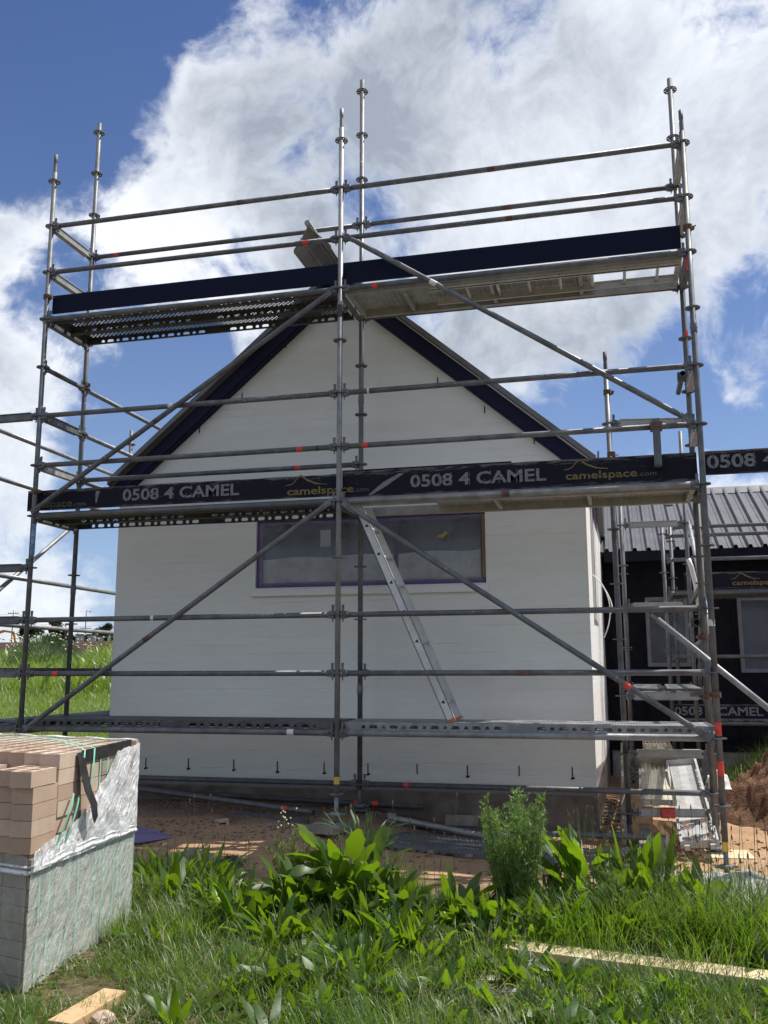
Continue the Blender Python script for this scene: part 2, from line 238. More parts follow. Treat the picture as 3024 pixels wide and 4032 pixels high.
# plants
def m_leaf(name,c1,c2,tl,gl=.10,rough=.35,tf=.42,dead=None):
    b=NB(name); b.N.remove(b.p); geo=b.nd('ShaderNodeNewGeometry'); r=geo.outputs['Random Per Island']
    big=b.noise(1.3,3,.5,geo.outputs['Position'])
    c=b.mix(r,c1,c2); t=b.mix(r,tl,tuple(x*.72 for x in tl))
    if dead is not None:
        fd=b.ramp(b.mth('ADD',b.mth('MULTIPLY',r,.6),b.mth('MULTIPLY',big,.6)),[(dead,0),(dead+.06,1)]); c=b.mix(fd,c,(.26,.24,.12)); t=b.mix(fd,t,(.20,.18,.08))
    df=b.nd('ShaderNodeBsdfDiffuse'); ts=b.nd('ShaderNodeBsdfTranslucent'); gs=b.nd('ShaderNodeBsdfGlossy'); gs.inputs['Roughness'].default_value=rough; gs.inputs[0].default_value=(.9,.95,.9,1)
    b.L.new(c,df.inputs[0]); b.L.new(t,ts.inputs[0])
    m1=b.nd('ShaderNodeMixShader'); m1.inputs[0].default_value=tf; b.L.new(df.outputs[0],m1.inputs[1]); b.L.new(ts.outputs[0],m1.inputs[2])
    m2=b.nd('ShaderNodeMixShader'); m2.inputs[0].default_value=gl; b.L.new(m1.outputs[0],m2.inputs[1]); b.L.new(gs.outputs[0],m2.inputs[2]); b.L.new(m2.outputs[0],b.out.inputs[0]); return b.m
m_leaf('grass_blade',(.035,.082,.010),(.10,.16,.028),(.26,.46,.025),.035,.42,.42,.80)
m_leaf('straw',(.30,.25,.13),(.44,.38,.22),(.35,.30,.15),.03,.5,.3)
m_leaf('dock_leaf',(.028,.068,.010),(.085,.14,.022),(.26,.44,.012),.03,.42,.44)
m_leaf('clover_leaf',(.03,.07,.012),(.07,.12,.025),(.16,.30,.02),.01,.6,.35)
m_leaf('plantain_leaf',(.032,.078,.010),(.085,.145,.025),(.27,.46,.014),.028,.42,.44)
m_leaf('fennel_leaf',(.08,.16,.03),(.13,.22,.05),(.34,.56,.06),.05,.45,.4)
m_leaf('pale_weed',(.12,.15,.05),(.20,.21,.08),(.36,.42,.10),.05,.5,.4)
m_leaf('field_blade',(.085,.15,.022),(.18,.25,.055),(.36,.52,.06),.04,.45,.40,.88)
m_leaf('blue_weed',(.04,.08,.035),(.07,.11,.05),(.12,.24,.07),.03,.5,.32)
simple('stem_green',(.07,.12,.03),(.14,.17,.05),10,.6,bump=0); simple('seed_head',(.10,.06,.035),(.17,.11,.06),20,.8,bump=0); simple('cream_flower',(.6,.56,.36),(.7,.66,.46),20,.8,bump=0)
# ground
def m_ground():
    b=NB('ground_soil'); geo=b.nd('ShaderNodeNewGeometry'); P=geo.outputs['Position']; sp=b.nd('ShaderNodeSeparateXYZ'); b.L.new(P,sp.inputs[0])
    f=b.noise(1.6,7,.65,P); g=b.noise(38,6,.7,P); h=b.noise(140,3,.6,P)
    clay=b.mix(b.ramp(f,[(.35,0),(.65,1)]),(.38,.235,.135),(.52,.345,.205)); clay=b.mix(b.ramp(g,[(.45,0),(.7,.75)]),clay,(.24,.145,.085)); clay=b.mix(b.ramp(h,[(.62,0),(.72,.6)]),clay,(.52,.42,.30))
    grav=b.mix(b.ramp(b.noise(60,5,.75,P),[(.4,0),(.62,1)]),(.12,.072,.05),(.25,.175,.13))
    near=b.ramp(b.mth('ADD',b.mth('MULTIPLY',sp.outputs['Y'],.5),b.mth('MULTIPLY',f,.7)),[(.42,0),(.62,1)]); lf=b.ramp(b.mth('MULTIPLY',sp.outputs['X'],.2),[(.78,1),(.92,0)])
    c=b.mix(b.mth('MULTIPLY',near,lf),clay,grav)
    turf=b.mix(b.ramp(b.noise(14,6,.7,P),[(.4,0),(.65,1)]),(.05,.05,.02),(.20,.15,.09))
    gy=b.ramp(b.mth('ADD',b.mth('MULTIPLY',sp.outputs['Y'],-.5),b.mth('MULTIPLY',b.noise(1.1,4,.6,P),.5)),[(.80,0),(.98,1)])
    c=b.mix(gy,c,turf)
    fld=b.ramp(b.mth('MULTIPLY',sp.outputs['Y'],.1),[(.28,0),(.36,1)]); lx=b.ramp(b.mth('MULTIPLY_ADD' if 0 else 'ADD',b.mth('MULTIPLY',sp.outputs['X'],.2),.5),[(.3,1),(.5,0)])
    c=b.mix(b.mth('MULTIPLY',fld,lx),c,(.05,.065,.022))
    far=b.ramp(b.mth('MULTIPLY',sp.outputs['Y'],.002),[(.3,0),(.36,1)])
    earth=b.mix(b.ramp(b.noise(.05,5,.7,b.mapping((1,1,8),src=P)),[(.42,0),(.58,1)]),(.045,.034,.027),(.07,.034,.024))
    c=b.mix(far,c,earth)
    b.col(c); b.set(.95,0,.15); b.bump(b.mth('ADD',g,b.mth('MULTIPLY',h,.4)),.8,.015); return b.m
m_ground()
# ---------------- mesh helpers ----------------
V=Vector
def _frame(d):
    d=d.normalized(); a=V((0,0,1)) if abs(d.z)<.95 else V((1,0,0)); x=d.cross(a).normalized(); return x,d.cross(x).normalized()
class MB:
    def __init__(s): s.v=[]; s.f=[]; s.s=[]; s.mi=[]; s.cm=0
    def add(s,vs,fs,smooth=False):
        o=len(s.v); s.v+= [tuple(p) for p in vs]
        for f in fs: s.f.append(tuple(i+o for i in f)); s.s.append(smooth); s.mi.append(s.cm)
        return s
    def box(s,x0,x1,y0,y1,z0,z1):
        return s.add([(x,y,z) for x in (x0,x1) for y in (y0,y1) for z in (z0,z1)],[(0,1,3,2),(4,6,7,5),(0,4,5,1),(2,3,7,6),(0,2,6,4),(1,5,7,3)])
    def obox(s,c,ax,ay,az):
        c=V(c);ax=V(ax);ay=V(ay);az=V(az)
        return s.add([c+ax*i+ay*j+az*k for i in (-1,1) for j in (-1,1) for k in (-1,1)],[(0,1,3,2),(4,6,7,5),(0,4,5,1),(2,3,7,6),(0,2,6,4),(1,5,7,3)])
    def bar(s,p,q,w,h,up=(0,0,1)):
        p=V(p);q=V(q);d=(q-p); u=V(up); x=d.cross(u).normalized(); u=x.cross(d).normalized()
        return s.obox((p+q)/2,d/2,x*(w/2),u*(h/2))
    def path(s,pts,r,n=10,cap=True,smooth=True):
        pts=[V(p) for p in pts]; rr=r if isinstance(r,(list,tuple)) else [r]*len(pts); vs=[];fs=[]; x=None
        for i,p in enumerate(pts):
            d=(pts[min(i+1,len(pts)-1)]-pts[max(i-1,0)]).normalized()
            if x is None: x,y=_frame(d)
            else: x=(x-d*x.dot(d)).normalized(); y=d.cross(x)
            for k in range(n):
                a=2*math.pi*k/n; vs.append(p+(x*math.cos(a)+y*math.sin(a))*rr[i])
        for i in range(len(pts)-1):
            for k in range(n): fs.append((i*n+k,i*n+(k+1)%n,(i+1)*n+(k+1)%n,(i+1)*n+k))
        s.add(vs,fs,smooth)
        if cap:
            o=len(s.v)-len(vs); s.f.append(tuple(range(o+n-1,o-1,-1))); s.s.append(False); s.mi.append(s.cm)
            o=len(s.v)-n; s.f.append(tuple(range(o,o+n))); s.s.append(False); s.mi.append(s.cm)
        return s
    def tube(s,p,q,r,n=14,cap=True): return s.path([p,q],r,n,cap)
    def prism(s,poly,y0,y1,ax='xz'):
        n=len(poly)
        if ax=='xz': vs=[(a,y0,b) for a,b in poly]+[(a,y1,b) for a,b in poly]
        elif ax=='yz': vs=[(y0,a,b) for a,b in poly]+[(y1,a,b) for a,b in poly]
        else: vs=[(a,b,y0) for a,b in poly]+[(a,b,y1) for a,b in poly]
        return s.add(vs,[tuple(range(n-1,-1,-1)),tuple(range(n,2*n))]+[(i,(i+1)%n,n+(i+1)%n,n+i) for i in range(n)])
    def quad(s,a,b,c,d): return s.add([a,b,c,d],[(0,1,2,3)])
    def mesh(s,name,org=(0,0,0)):
        me=bpy.data.meshes.new(name); o=V(org); me.from_pydata([(x-o[0],y-o[1],z-o[2]) for x,y,z in s.v],[],s.f)
        me.polygons.foreach_set('use_smooth',s.s); me.polygons.foreach_set('material_index',s.mi); me.update(); return me
    def build(s,name,mat,parent=None,org=None,bevel=0):
        o0=org if org is not None else (root_of(parent) if parent else (0,0,0))
        me=s.mesh(name,o0); return link(name,me,mat,parent,(0,0,0) if org is None else tuple(V(org)-V(root_of(parent) if parent else (0,0,0))),bevel)
ROOT={}
def root_of(o): return ROOT.get(o.name,(0,0,0))
def link(name,me,mat,parent=None,loc=(0,0,0),bevel=0):
    ob=bpy.data.objects.new(name,me); COL.objects.link(ob); ob.location=loc
    for m_ in (mat if isinstance(mat,(list,tuple)) else [mat]):
        if m_ and len(me.materials)<(len(mat) if isinstance(mat,(list,tuple)) else 1): me.materials.append(MT[m_])
    if parent: ob.parent=parent; r=V(root_of(parent)); ROOT[ob.name]=tuple(r+V(loc))
    else: ROOT[ob.name]=tuple(loc)
    if bevel:
        b=ob.modifiers.new('bevel','BEVEL'); b.width=bevel; b.segments=2; b.limit_method='ANGLE'
    return ob
def thing(name,label,cat,loc,group=None):
    o=bpy.data.objects.new(name,None); COL.objects.link(o); o.location=loc; o.empty_display_size=.1; ROOT[o.name]=tuple(loc); return tag(o,label,cat,group)
def tag(o,label=None,cat=None,group=None,kind=None):
    if label: o['label']=label
    if cat: o['category']=cat
    if group: o['group']=group
    if kind: o['kind']=kind
    return o
def npmesh(name,v,faces,mat,smooth=True,quad=4,org=(0,0,0)):
    v=(v-np.array(org)).astype(np.float32); me=bpy.data.meshes.new(name); me.vertices.add(len(v)); me.vertices.foreach_set('co',v.ravel())
    nf=len(faces); me.loops.add(nf*quad); me.loops.foreach_set('vertex_index',faces.astype(np.int32).ravel()); me.polygons.add(nf)
    me.polygons.foreach_set('loop_start',np.arange(0,nf*quad,quad,dtype=np.int32)); 
    try: me.polygons.foreach_set('loop_total',np.full(nf,quad,dtype=np.int32))
    except Exception: pass
    me.polygons.foreach_set('use_smooth',np.full(nf,smooth)); me.update(calc_edges=True); me.validate(); me.materials.append(MT[mat]); return me
def npobj(name,v,f,mat,parent=None,smooth=True,org=(0,0,0)):
    me=npmesh(name,v,f,mat,smooth,4,org); o=bpy.data.objects.new(name,me); COL.objects.link(o); o.location=org; ROOT[o.name]=tuple(org)
    if parent: o.parent=parent; o.location=tuple(V(org)-V(root_of(parent)))
    return o
# smooth value noise for terrain
_g=RS.rand(64,64)
def vnoise(x,y):
    x=np.asarray(x,float); y=np.asarray(y,float); xi=np.floor(x).astype(int); yi=np.floor(y).astype(int); fx=x-xi; fy=y-yi; fx=fx*fx*(3-2*fx); fy=fy*fy*(3-2*fy)
    g=lambda a,b:_g[a%64,b%64]
    return (g(xi,yi)*(1-fx)+g(xi+1,yi)*fx)*(1-fy)+(g(xi,yi+1)*(1-fx)+g(xi+1,yi+1)*fx)*fy
def fbm(x,y,o=4): return sum(vnoise(x*2**k+17*k,y*2**k+9*k)/2**k for k in range(o))/2-.5
def sst(a,b,x): t=np.clip((x-a)/(b-a),0,1); return t*t*(3-2*t)
def gz(x,y):
    x=np.asarray(x,float); y=np.asarray(y,float)
    z=-.90+0*x
    z=z+.15*sst(-.9,.7,y)*(1-sst(2.9,4.2,x)) # banked up against the left half of the wall
    z=z-.09*sst(4.6,6.2,x)*sst(-2.0,-.5,y)
    z=z+.2*sst(1.5,5,y)*sst(6.3,8,x)
    left=1-sst(-1.5,1.2,x)
    prof=.12*sst(2,5,y)+1.35*sst(5,24,y)-.5*sst(24,60,y)+9.6*sst(150,248,y)
    z=z+prof*np.maximum(left,sst(25,40,y))
    near=1-sst(20,40,np.hypot(x-4,y))
    return z+near*(.045*fbm(x*1.3,y*1.3)+.02*fbm(x*6,y*6,3))
def axis(parts):
    o=[]
    for a,b,st in parts: o+=list(np.arange(a,b,st))
    o.append(parts[-1][1]); return np.array(o)
def ground():
    X=axis([(-1500,-300,100),(-300,-60,12),(-60,-16,3),(-16,-1,.5),(-1,8,.05),(8,16,.4),(16,60,4),(60,1500,120)])
    Y=axis([(-600,-60,60),(-60,-10,5),(-10,-4.8,.5),(-4.8,3.2,.05),(3.2,9,.3),(9,30,1),(30,150,8),(150,260,4),(260,400,20),(400,1500,150)])
    gx,gy=np.meshgrid(X,Y); z=gz(gx,gy); v=np.stack([gx,gy,z],-1).reshape(-1,3); nx=len(X); ny=len(Y)
    i=(np.arange(ny-1)[:,None]*nx+np.arange(nx-1)[None]).ravel(); f=np.stack([i,i+1,i+1+nx,i+nx],-1)
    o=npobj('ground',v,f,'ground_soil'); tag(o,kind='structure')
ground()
# ---------------- white block house ----------------
H=thing('block_house','white painted block house with a steep gable, dark bargeboards and a taped-up window','house',(2.73,1.1,-.9))
AX,AZ=2.742,4.44; SR,SLf=.857,.855
def zin(x): return AZ-(SR*(x-AX) if x>AX else SLf*(AX-x))
def gable():
    XL,XR=.272,5.183; zr=zin(XR)+.1; zl=zin(XL)+.1
    wx0,wx1,wz0,wz1=1.855,4.222,1.353,2.045; y0,y1=1.1,1.2
    m=MB()
    # front wall sheet split around the window opening
    rings=[[(XL,-1.15),(XR,-1.15),(XR,wz0),(XL,wz0)],[(XL,wz0),(wx0,wz0),(wx0,wz1),(XL,wz1)],[(wx1,wz0),(XR,wz0),(XR,wz1),(wx1,wz1)],[(XL,wz1),(wx0,wz1),(wx1,wz1),(XR,wz1),(XR,zr),(AX,AZ+.1),(XL,zl)]]
    for r in rings:
        m.add([(a,y0,b) for a,b in r],[tuple(range(len(r)))])
    # reveals
    for a,b in (((wx0,wz0),(wx1,wz0)),((wx1,wz0),(wx1,wz1)),((wx1,wz1),(wx0,wz1)),((wx0,wz1),(wx0,wz0))):
        m.quad((a[0],y0,a[1]),(b[0],y0,b[1]),(b[0],y0+.12,b[1]),(a[0],y0+.12,a[1]))
    m.build('gable_wall','painted_block',H)
    s=MB(); s.quad((XR,1.1,-1.15),(5.275,7.0,-1.15),(5.275,7.0,2.62),(XR,1.1,2.62)); s.build('side_wall','painted_block_side',H)
    s=MB(); s.quad((XL,1.1,-1.15),(.36,7.0,-1.15),(.36,7.0,2.62),(XL,1.1,2.62)); s.build('side_wall','painted_block',H)
    # concrete footing, a little proud of the painted block
    f=MB(); f.box(XL+.01,XR-.012,1.07,1.096,-1.2,-.60); f.build('footing','raw_concrete',H,bevel=.006)
    sw=MB(); sw.box(.2,.28,1.3,1.35,0,0) if 0 else None
gable()
def roof():
    # metal roof slopes, bargeboards, verge capping
    for sgn,xe in ((1,5.29),(-1,.235)):
        S_=SR if sgn>0 else SLf
        def L(x,dz): return (x,AZ-S_*abs(x-AX)+dz)
        m=MB(); pts=[L(AX,.19),L(xe+.02*sgn,.19),L(xe+.02*sgn,.235),L(AX,.235)]
        if sgn>0: m.prism(pts,.955,7.4)
        else: m.prism(pts[::-1],.955,7.4)
        m.build('roof_slope','dark_roof_metal',H)
        b=MB(); pts=[L(AX,0),L(xe,0),(xe,L(xe,.0)[1]+.165),L(AX,.182)]
        b.prism(pts if sgn>0 else pts[::-1],.985,1.025); b.build('bargeboard','navy_paint',H)
        c=MB(); pts=[L(AX,.186),L(xe+.01*sgn,.186),L(xe+.01*sgn,.252),L(AX,.252)]
        c.prism(pts if sgn>0 else pts[::-1],.90,.953); c.build('verge_capping','grey_flashing',H,bevel=.004)
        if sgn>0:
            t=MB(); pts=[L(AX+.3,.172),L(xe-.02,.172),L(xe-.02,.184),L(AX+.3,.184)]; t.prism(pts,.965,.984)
            t.build('sunlit_verge_line','sunlit_edge_pale',H)  # right slope only: sunlit line along the verge, put into the strip's colour
        # soffit
        q=MB(); pts=[L(AX,-.012),L(xe,-.012),L(xe,-.002),L(AX,-.002)]; q.prism(pts if sgn>0 else pts[::-1],1.0,1.095); q.build('soffit','navy_paint',H)
        e=MB(); 
        if sgn>0:
            prof=[(5.20,2.43),(5.30,2.43),(5.325,2.47),(5.33,2.545),(5.315,2.545),(5.31,2.48),(5.292,2.445),(5.205,2.445)]
            e.prism(prof,.93,7.2); e.build('gutter','grey_flashing',H)
            e=MB(); e.box(5.205,5.235,1.1,7.1,2.27,2.43); e.build('fascia','purple_tape',H)
    # ridge cap running out past the gable
    r=MB(); wv=.185; dz=.16
    for sgn in (-1,1):
        a=[(AX,.03,4.69),(AX+sgn*wv*.55,.12,4.69-dz*.55),(AX+sgn*wv,.16,4.69-dz),(AX+sgn*(wv+.004),.16,4.69-dz-.03)]
        b=[(x,y+3.5,z) for x,y,z in a]; n=4; lo=[(x,y,z-.006) for x,y,z in a]; lob=[(x,y,z-.006) for x,y,z in b]
        for i in range(3):
            r.quad(a[i],a[i+1],b[i+1],b[i]); r.quad(lo[i],lob[i],lob[i+1],lo[i+1]); r.quad(a[i],lo[i],lo[i+1],a[i+1])
    r.tube((AX,0.0,4.70),(AX,3.6,4.70),.028,12); r.tube((AX-.09,.1,4.598),(AX-.09,3.4,4.598),.012,6); r.tube((AX+.09,.1,4.598),(AX+.09,3.4,4.598),.012,6)
    r.build('ridge_cap','cap_metal',H)
roof()
def text_mesh(txt,size,bold=0,ital=0,space=1.0):
    c=bpy.data.curves.new('lettering','FONT'); c.body=txt; c.size=size; c.offset=bold; c.space_character=space; c.shear=ital; c.resolution_u=3; c.extrude=.0008
    o=bpy.data.objects.new('lettering_tmp',c); COL.objects.link(o); dg=bpy.context.evaluated_depsgraph_get(); me=bpy.data.meshes.new_from_object(o.evaluated_get(dg)); bpy.data.objects.remove(o); bpy.data.curves.remove(c); return me
def put_text(name,txt,x0,x1,zb,hgt,y,mat,parent,bold=0,label=None,cuts=False,tilt=0):
    """text standing in the xz plane, facing -Y, stretched to run from x0 to x1"""
    me=text_mesh(txt,1.0,bold); co=np.zeros(len(me.vertices)*3); me.vertices.foreach_get('co',co); co=co.reshape(-1,3); mn=co.min(0); mx=co.max(0)
    xs=(co[:,0]-mn[0])/(mx[0]-mn[0])*(x1-x0)+x0; caph=.70; zs=zb+co[:,1]/caph*hgt+tilt*(xs-x0); r=root_of(parent)
    out=np.stack([xs-r[0],np.full(len(xs),y)+co[:,2]-r[1],zs-r[2]],-1); me.vertices.foreach_set('co',out.ravel()); me.update()
    o=link(name,me,mat,parent); 
    if label: o['label']=label
    return o
def window():
    wx0,wx1,wz0,wz1=1.855,4.222,1.353,2.045
    w=MB(); t=.05
    w.box(wx0,wx1,1.135,1.19,wz0,wz0+t); w.box(wx0,wx1,1.135,1.19,wz1-t,wz1); w.box(wx0,wx0+t,1.135,1.19,wz0+t,wz1-t); w.box(wx1-t,wx1,1.135,1.19,wz0+t,wz1-t); w.box(3.30,3.345,1.14,1.188,wz0+t,wz1-t)
    W=w.build('window','navy_paint',H)
    p=MB(); p.box(wx0+t,wx1-t,1.165,1.172,wz0+t,wz1-t); p.build('pane','dark_glazing',W)
    # masking tape round the frame
    tp=MB(); y=1.128
    tp.box(wx0-.004,wx0+.062,y,1.134,wz0,wz1-.01); tp.box(wx0+.062,wx1-.01,y,1.134,wz0+.004,wz0+.05); tp.box(wx0+.062,wx1-.02,y,1.134,wz1-.03,wz1-.004)
    tp.build('masking_tape','purple_tape',W)
    rv=MB(); rv.box(wx1-.035,wx1-.003,1.098,1.134,wz0+.05,wz1-.02); rv.build('timber_reveal','timber_reveal',W)
    # opaque drop sheet covering the lower half
    def sheet(x0,x1,z0,z1f,y,nx,nz,amp):
        m=MB(); vs=[];fs=[]
        for i in range(nx+1):
            for j in range(nz+1):
                x=x0+(x1-x0)*i/nx; z1=z1f(x); z=z0+(z1-z0)*j/nz; e=min(i,nx-i,j,nz-j)>0
                vs.append((x,y-(amp*(.5+float(fbm(x*5+z*2,z*9-x*2,3))) if e else 0),z))
        for i in range(nx):
            for j in range(nz): a=i*(nz+1)+j; fs.append((a,a+nz+1,a+nz+2,a+1))
        return m.add(vs,fs,True)
    sheet(wx0+.055,wx1-.05,wz0+.045,lambda x:1.655+.03*(x-wx0)/2.3+.008*math.sin(x*9),1.160,60,16,.012).build('drop_sheet','milky_sheet',W)
    sheet(wx0+.03,wx1-.03,wz0+.03,lambda x:wz1-.02,1.126,70,26,.03).build('masking_film','masking_film',W)
    k=MB(); k.box(2.53,2.64,1.156,1.158,1.765,1.935); k.build('back_light_panel','back_light_pale',W)  # pale rectangle imitating light seen through a back opening of the room
    for x in (2.16,2.78,3.385,3.99):
        put_text('film_print','TC',x,x+.075,1.955,.042,1.094,'machine_dark',W,.012)
        b=MB(); b.box(x-.07,x+.14,1.0935,1.095,1.934,1.939)
        for q in range(3): b.box(x-.05,x+.10-.02*q,1.0935,1.095,1.912-.022*q,1.9145-.022*q)
        b.build('film_print','slot_grey',W)
    t_=MB(); c=V((3.80,1.092,1.83)); t_.obox(c,V((.045,0,.016)),V((0,.0008,0)),V((-.004,0,.012))); t_.obox(c+V((.02,-.001,.0)),V((.03,0,.03)),V((0,.0008,0)),V((-.012,0,.012))); t_.build('yellow_tape_cross','faded_yellow',W)
    s=MB(); s.prism([(1.045,1.265),(1.1,1.265),(1.1,1.345),(1.052,1.335)],1.826,4.24,'yz'); s.build('window_sill','painted_block',H,bevel=.004)
simple('faded_yellow',(.30,.25,.09),(.36,.30,.12),20,.8,bump=0); simple('slot_grey',(.10,.10,.12),(.14,.14,.16),20,.8,bump=0)
window()
def slots():
    base=MB()
    for x in (.71,1.18,1.67,2.13,2.61,3.05,3.53,4.01,4.49,4.97):
        m=MB(); dz=random.uniform(-.008,.008); m.box(x-.0045,x+.0045,1.094,1.1005,-.44+dz,-.345+dz); 
        if random.random()<.6: m.obox((x+.004,1.093,-.447+dz),(.016,0,.004),(0,.006,0),(0,0,.008))
        m.build('weep_hole','slot_black',H)
    for x,z in ((2.145,3.935),(1.66,3.405),(1.18,3.067),(.7,2.755),(3.773,3.405),(4.243,3.07),(4.72,2.725)):
        m=MB(); m.box(x-.005,x+.005,1.094,1.1005,z-.036,z+.036); m.build('weep_hole','slot_black',H)
slots()
def side_detail():
    # window set in the sunlit side wall and its lining
    m=MB(); m.box(5.16,5.222,2.1,2.16,1.1,2.25); m.box(5.16,5.222,3.3,3.36,1.1,2.25); m.box(5.16,5.225,2.1,3.36,1.04,1.1); m.build('side_window_frame','white_plastic',H)
    m=MB(); m.box(5.15,5.214,2.16,3.3,1.1,2.25); m.build('side_window_pane','dark_glazing',H)
    m=MB(); m.box(5.188,5.262,1.55,1.62,-.5,2.4) if 0 else m.box(5.2,5.204,1.12,1.18,-.2,.05); 
side_detail()
# cables hanging out of the side wall
def cables():
    c=thing('electric_cable','two white electric cables hanging loose from the side wall of the white house','cable',(5.2,1.7,1.4))
    for off,end in ((0,(5.30,1.45,.83)),(.02,(5.36,1.5,1.05))):
        P0=V((5.215,1.7,1.46)); P1=V((5.33,1.6,1.36-off)); P2=V((5.44,1.55,1.12-off)); P3=V(end); pts=[]
        for i in range(13):
            t=i/12; pts.append(P0*(1-t)**3+P1*3*t*(1-t)**2+P2*3*t*t*(1-t)+P3*t**3)
        m=MB(); m.path(pts,.0055,6); m.build('cable_strand','white_plastic',c)
cables()
def downpipe():
    m=MB(); m.path([(6.27,3.5,1.80),(6.30,3.5,1.70),(6.335,3.5,1.5),(6.355,3.5,1.22)],.028,10); o=m.build('white_pipe','white_plastic',None,org=(6.27,3.5,1.8)); tag(o,'curved white plastic pipe hanging among the right-hand standards','pipe')
downpipe()
# ---------------- dark house on the right ----------------
D_=thing('dark_house','low black clad house with ribbed metal roof behind the scaffold on the right','house',(9,6,-.65))
def dark_house():
    m=MB(); ops=[(5.84,6.42,.575,1.55),(7.075,8.6,.49,1.53)]; zb,zt=-.58,2.16; xs=5.27; 
    for a,b,c,d in ops:
        m.quad((xs,6,zb),(a,6,zb),(a,6,zt),(xs,6,zt)); m.quad((a,6,zb),(b,6,zb),(b,6,c),(a,6,c)); m.quad((a,6,d),(b,6,d),(b,6,zt),(a,6,zt)); xs=b
    m.quad((xs,6,zb),(14,6,zb),(14,6,zt),(xs,6,zt)); m.quad((14,6,zb),(14,11,zb),(14,11,zt),(14,6,zt))
    for z in np.arange(-.4,2.1,.18): m.box(5.28,14,5.992,5.999,z,z+.006) if 0 else None
    m.quad((5.2,10.5,-1),(14,10.5,-1),(14,10.5,2.18),(5.2,10.5,2.18)); m.quad((5.2,7.2,-1),(5.2,10.5,-1),(5.2,10.5,2.5),(5.2,7.2,2.5))
    b=m
    for x in np.arange(5.5,14,.30):
        if any(a-.03<x<bb+.03 for a,bb,_,_ in ops): continue
        b.box(x,x+.03,5.985,5.999,-.57,2.1)
    m.build('wall','dark_cladding',D_)

    f=MB(); f.box(5.3,14,6.02,6.1,-1.2,-.58); f.build('footing','grey_concrete',D_)
    # trapezoid ribbed roof sheet
    r=MB(); P=.19; prof=[]; x=5.0
    while x<14.3:
        prof+=[(x,0),(x+.06,0),(x+.066,.008),(x+.074,.008),(x+.08,0),(x+.122,0),(x+.134,.048),(x+.172,.048)]; x+=P
    A=V((0,5.53,2.165)); B_=V((0,8.05,3.44)); up=V((0,-.45,.89)); vs=[]
    for (px,h) in prof: vs+= [V((px,0,0))+A+up*h, V((px,0,0))+B_+up*h]
    r.add(vs,[(2*i,2*i+2,2*i+3,2*i+1) for i in range(len(prof)-1)]); r.add([(5,8.05,3.44),(14.3,8.05,3.44),(14.3,10.6,2.165),(5,10.6,2.165)],[(0,1,2,3)])
    r.build('roof','dark_roof_metal',D_)
    c=MB(); c.prism([(7.86,3.36),(8.05,3.50),(8.24,3.36),(8.24,3.345),(8.05,3.485),(7.86,3.345)],5.2,14.3,'yz'); c.build('ridge_cap','grey_flashing',D_)
    g=MB(); g.prism([(5.50,2.02),(5.62,2.02),(5.62,2.155),(5.53,2.155),(5.53,2.165),(5.50,2.165)],5.3,14.2,'yz'); g.build('gutter','dark_cladding',D_)
    s=MB(); s.box(5.3,14,5.6,6,2.05,2.07); s.build('soffit','dark_cladding',D_)
    for a,b,cz,d in ops:
        w=MB(); t=.05; w.box(a,b,5.965,6.03,cz,cz+t); w.box(a,b,5.965,6.03,d-t,d); w.box(a,a+t,5.965,6.03,cz+t,d-t); w.box(b-t,b,5.965,6.03,cz+t,d-t)
        W=w.build('window','window_frame_grey',D_); p=MB(); p.box(a+t,b-t,6.01,6.02,cz+t,d-t); p.build('pane','dark_glazing',W)
        q=MB(); vs=[];nx,nz=24,24
        for i in range(nx+1):
            for j in range(nz+1):
                x=a+.02+(b-a-.04)*i/nx; z=cz+.02+(d-cz-.04)*j/nz; vs.append((x,5.955-.03*(.5+float(fbm(x*7,z*3,3))),z))
        q.add(vs,[(i*(nz+1)+j,(i+1)*(nz+1)+j,(i+1)*(nz+1)+j+1,i*(nz+1)+j+1) for i in range(nx) for j in range(nz)],True); q.build('masking_film','window_film',W)
dark_house()
# ---------------- ring scaffolding ----------------
R0=.02415
def rosette_mesh():
    m=MB(); n=24; h=.0045
    def ring(ra,rb):
        vs=[];fs=[]
        for k in range(n):
            a=2*math.pi*k/n; c,s=math.cos(a),math.sin(a)
            vs+=[(ra*c,ra*s,-h),(rb*c,rb*s,-h),(rb*c,rb*s,h),(ra*c,ra*s,h)]
        for k in range(n):
            a=4*k;b=4*((k+1)%n)
            for i in range(4): j=(i+1)%4; fs.append((a+i,b+i,b+j,a+j))
        m.add(vs,fs)
    ring(.023,.033); ring(.052,.0615)
    for k in range(8):
        a=math.pi*k/4+math.pi/8; d=V((math.cos(a),math.sin(a),0)); t=V((-d.y,d.x,0))
        m.obox(d*.0425,d*.0105,t*(.0055 if k%2 else .009),V((0,0,h*.97)))
    return m
ROS=rosette_mesh().mesh('rosette'); ROS.materials.append(MT['galvanised_steel'])
def wedge_mesh():
    # ledger head pointing along +X from the standard axis: jaw block with slot, flared wedge driven through
    m=MB(); m.box(.030,.062,-.021,.021,.006,.034); m.box(.030,.062,-.021,.021,-.034,-.006); m.box(.060,.085,-.019,.019,-.030,.030)
    m.tube((.07,0,0),(.10,0,0),.027,12)
    m.prism([(.042,-.062),(.050,-.062),(.058,.085),(.034,.085)],-.004,.004)
    m.box(.036,.056,-.006,.006,.078,.088); m.tube((.046,-.009,-.056),(.046,.009,-.056),.004,6)
    return m
WDG=wedge_mesh().mesh('wedge_head'); WDG.materials.append(MT['galvanised_steel'])
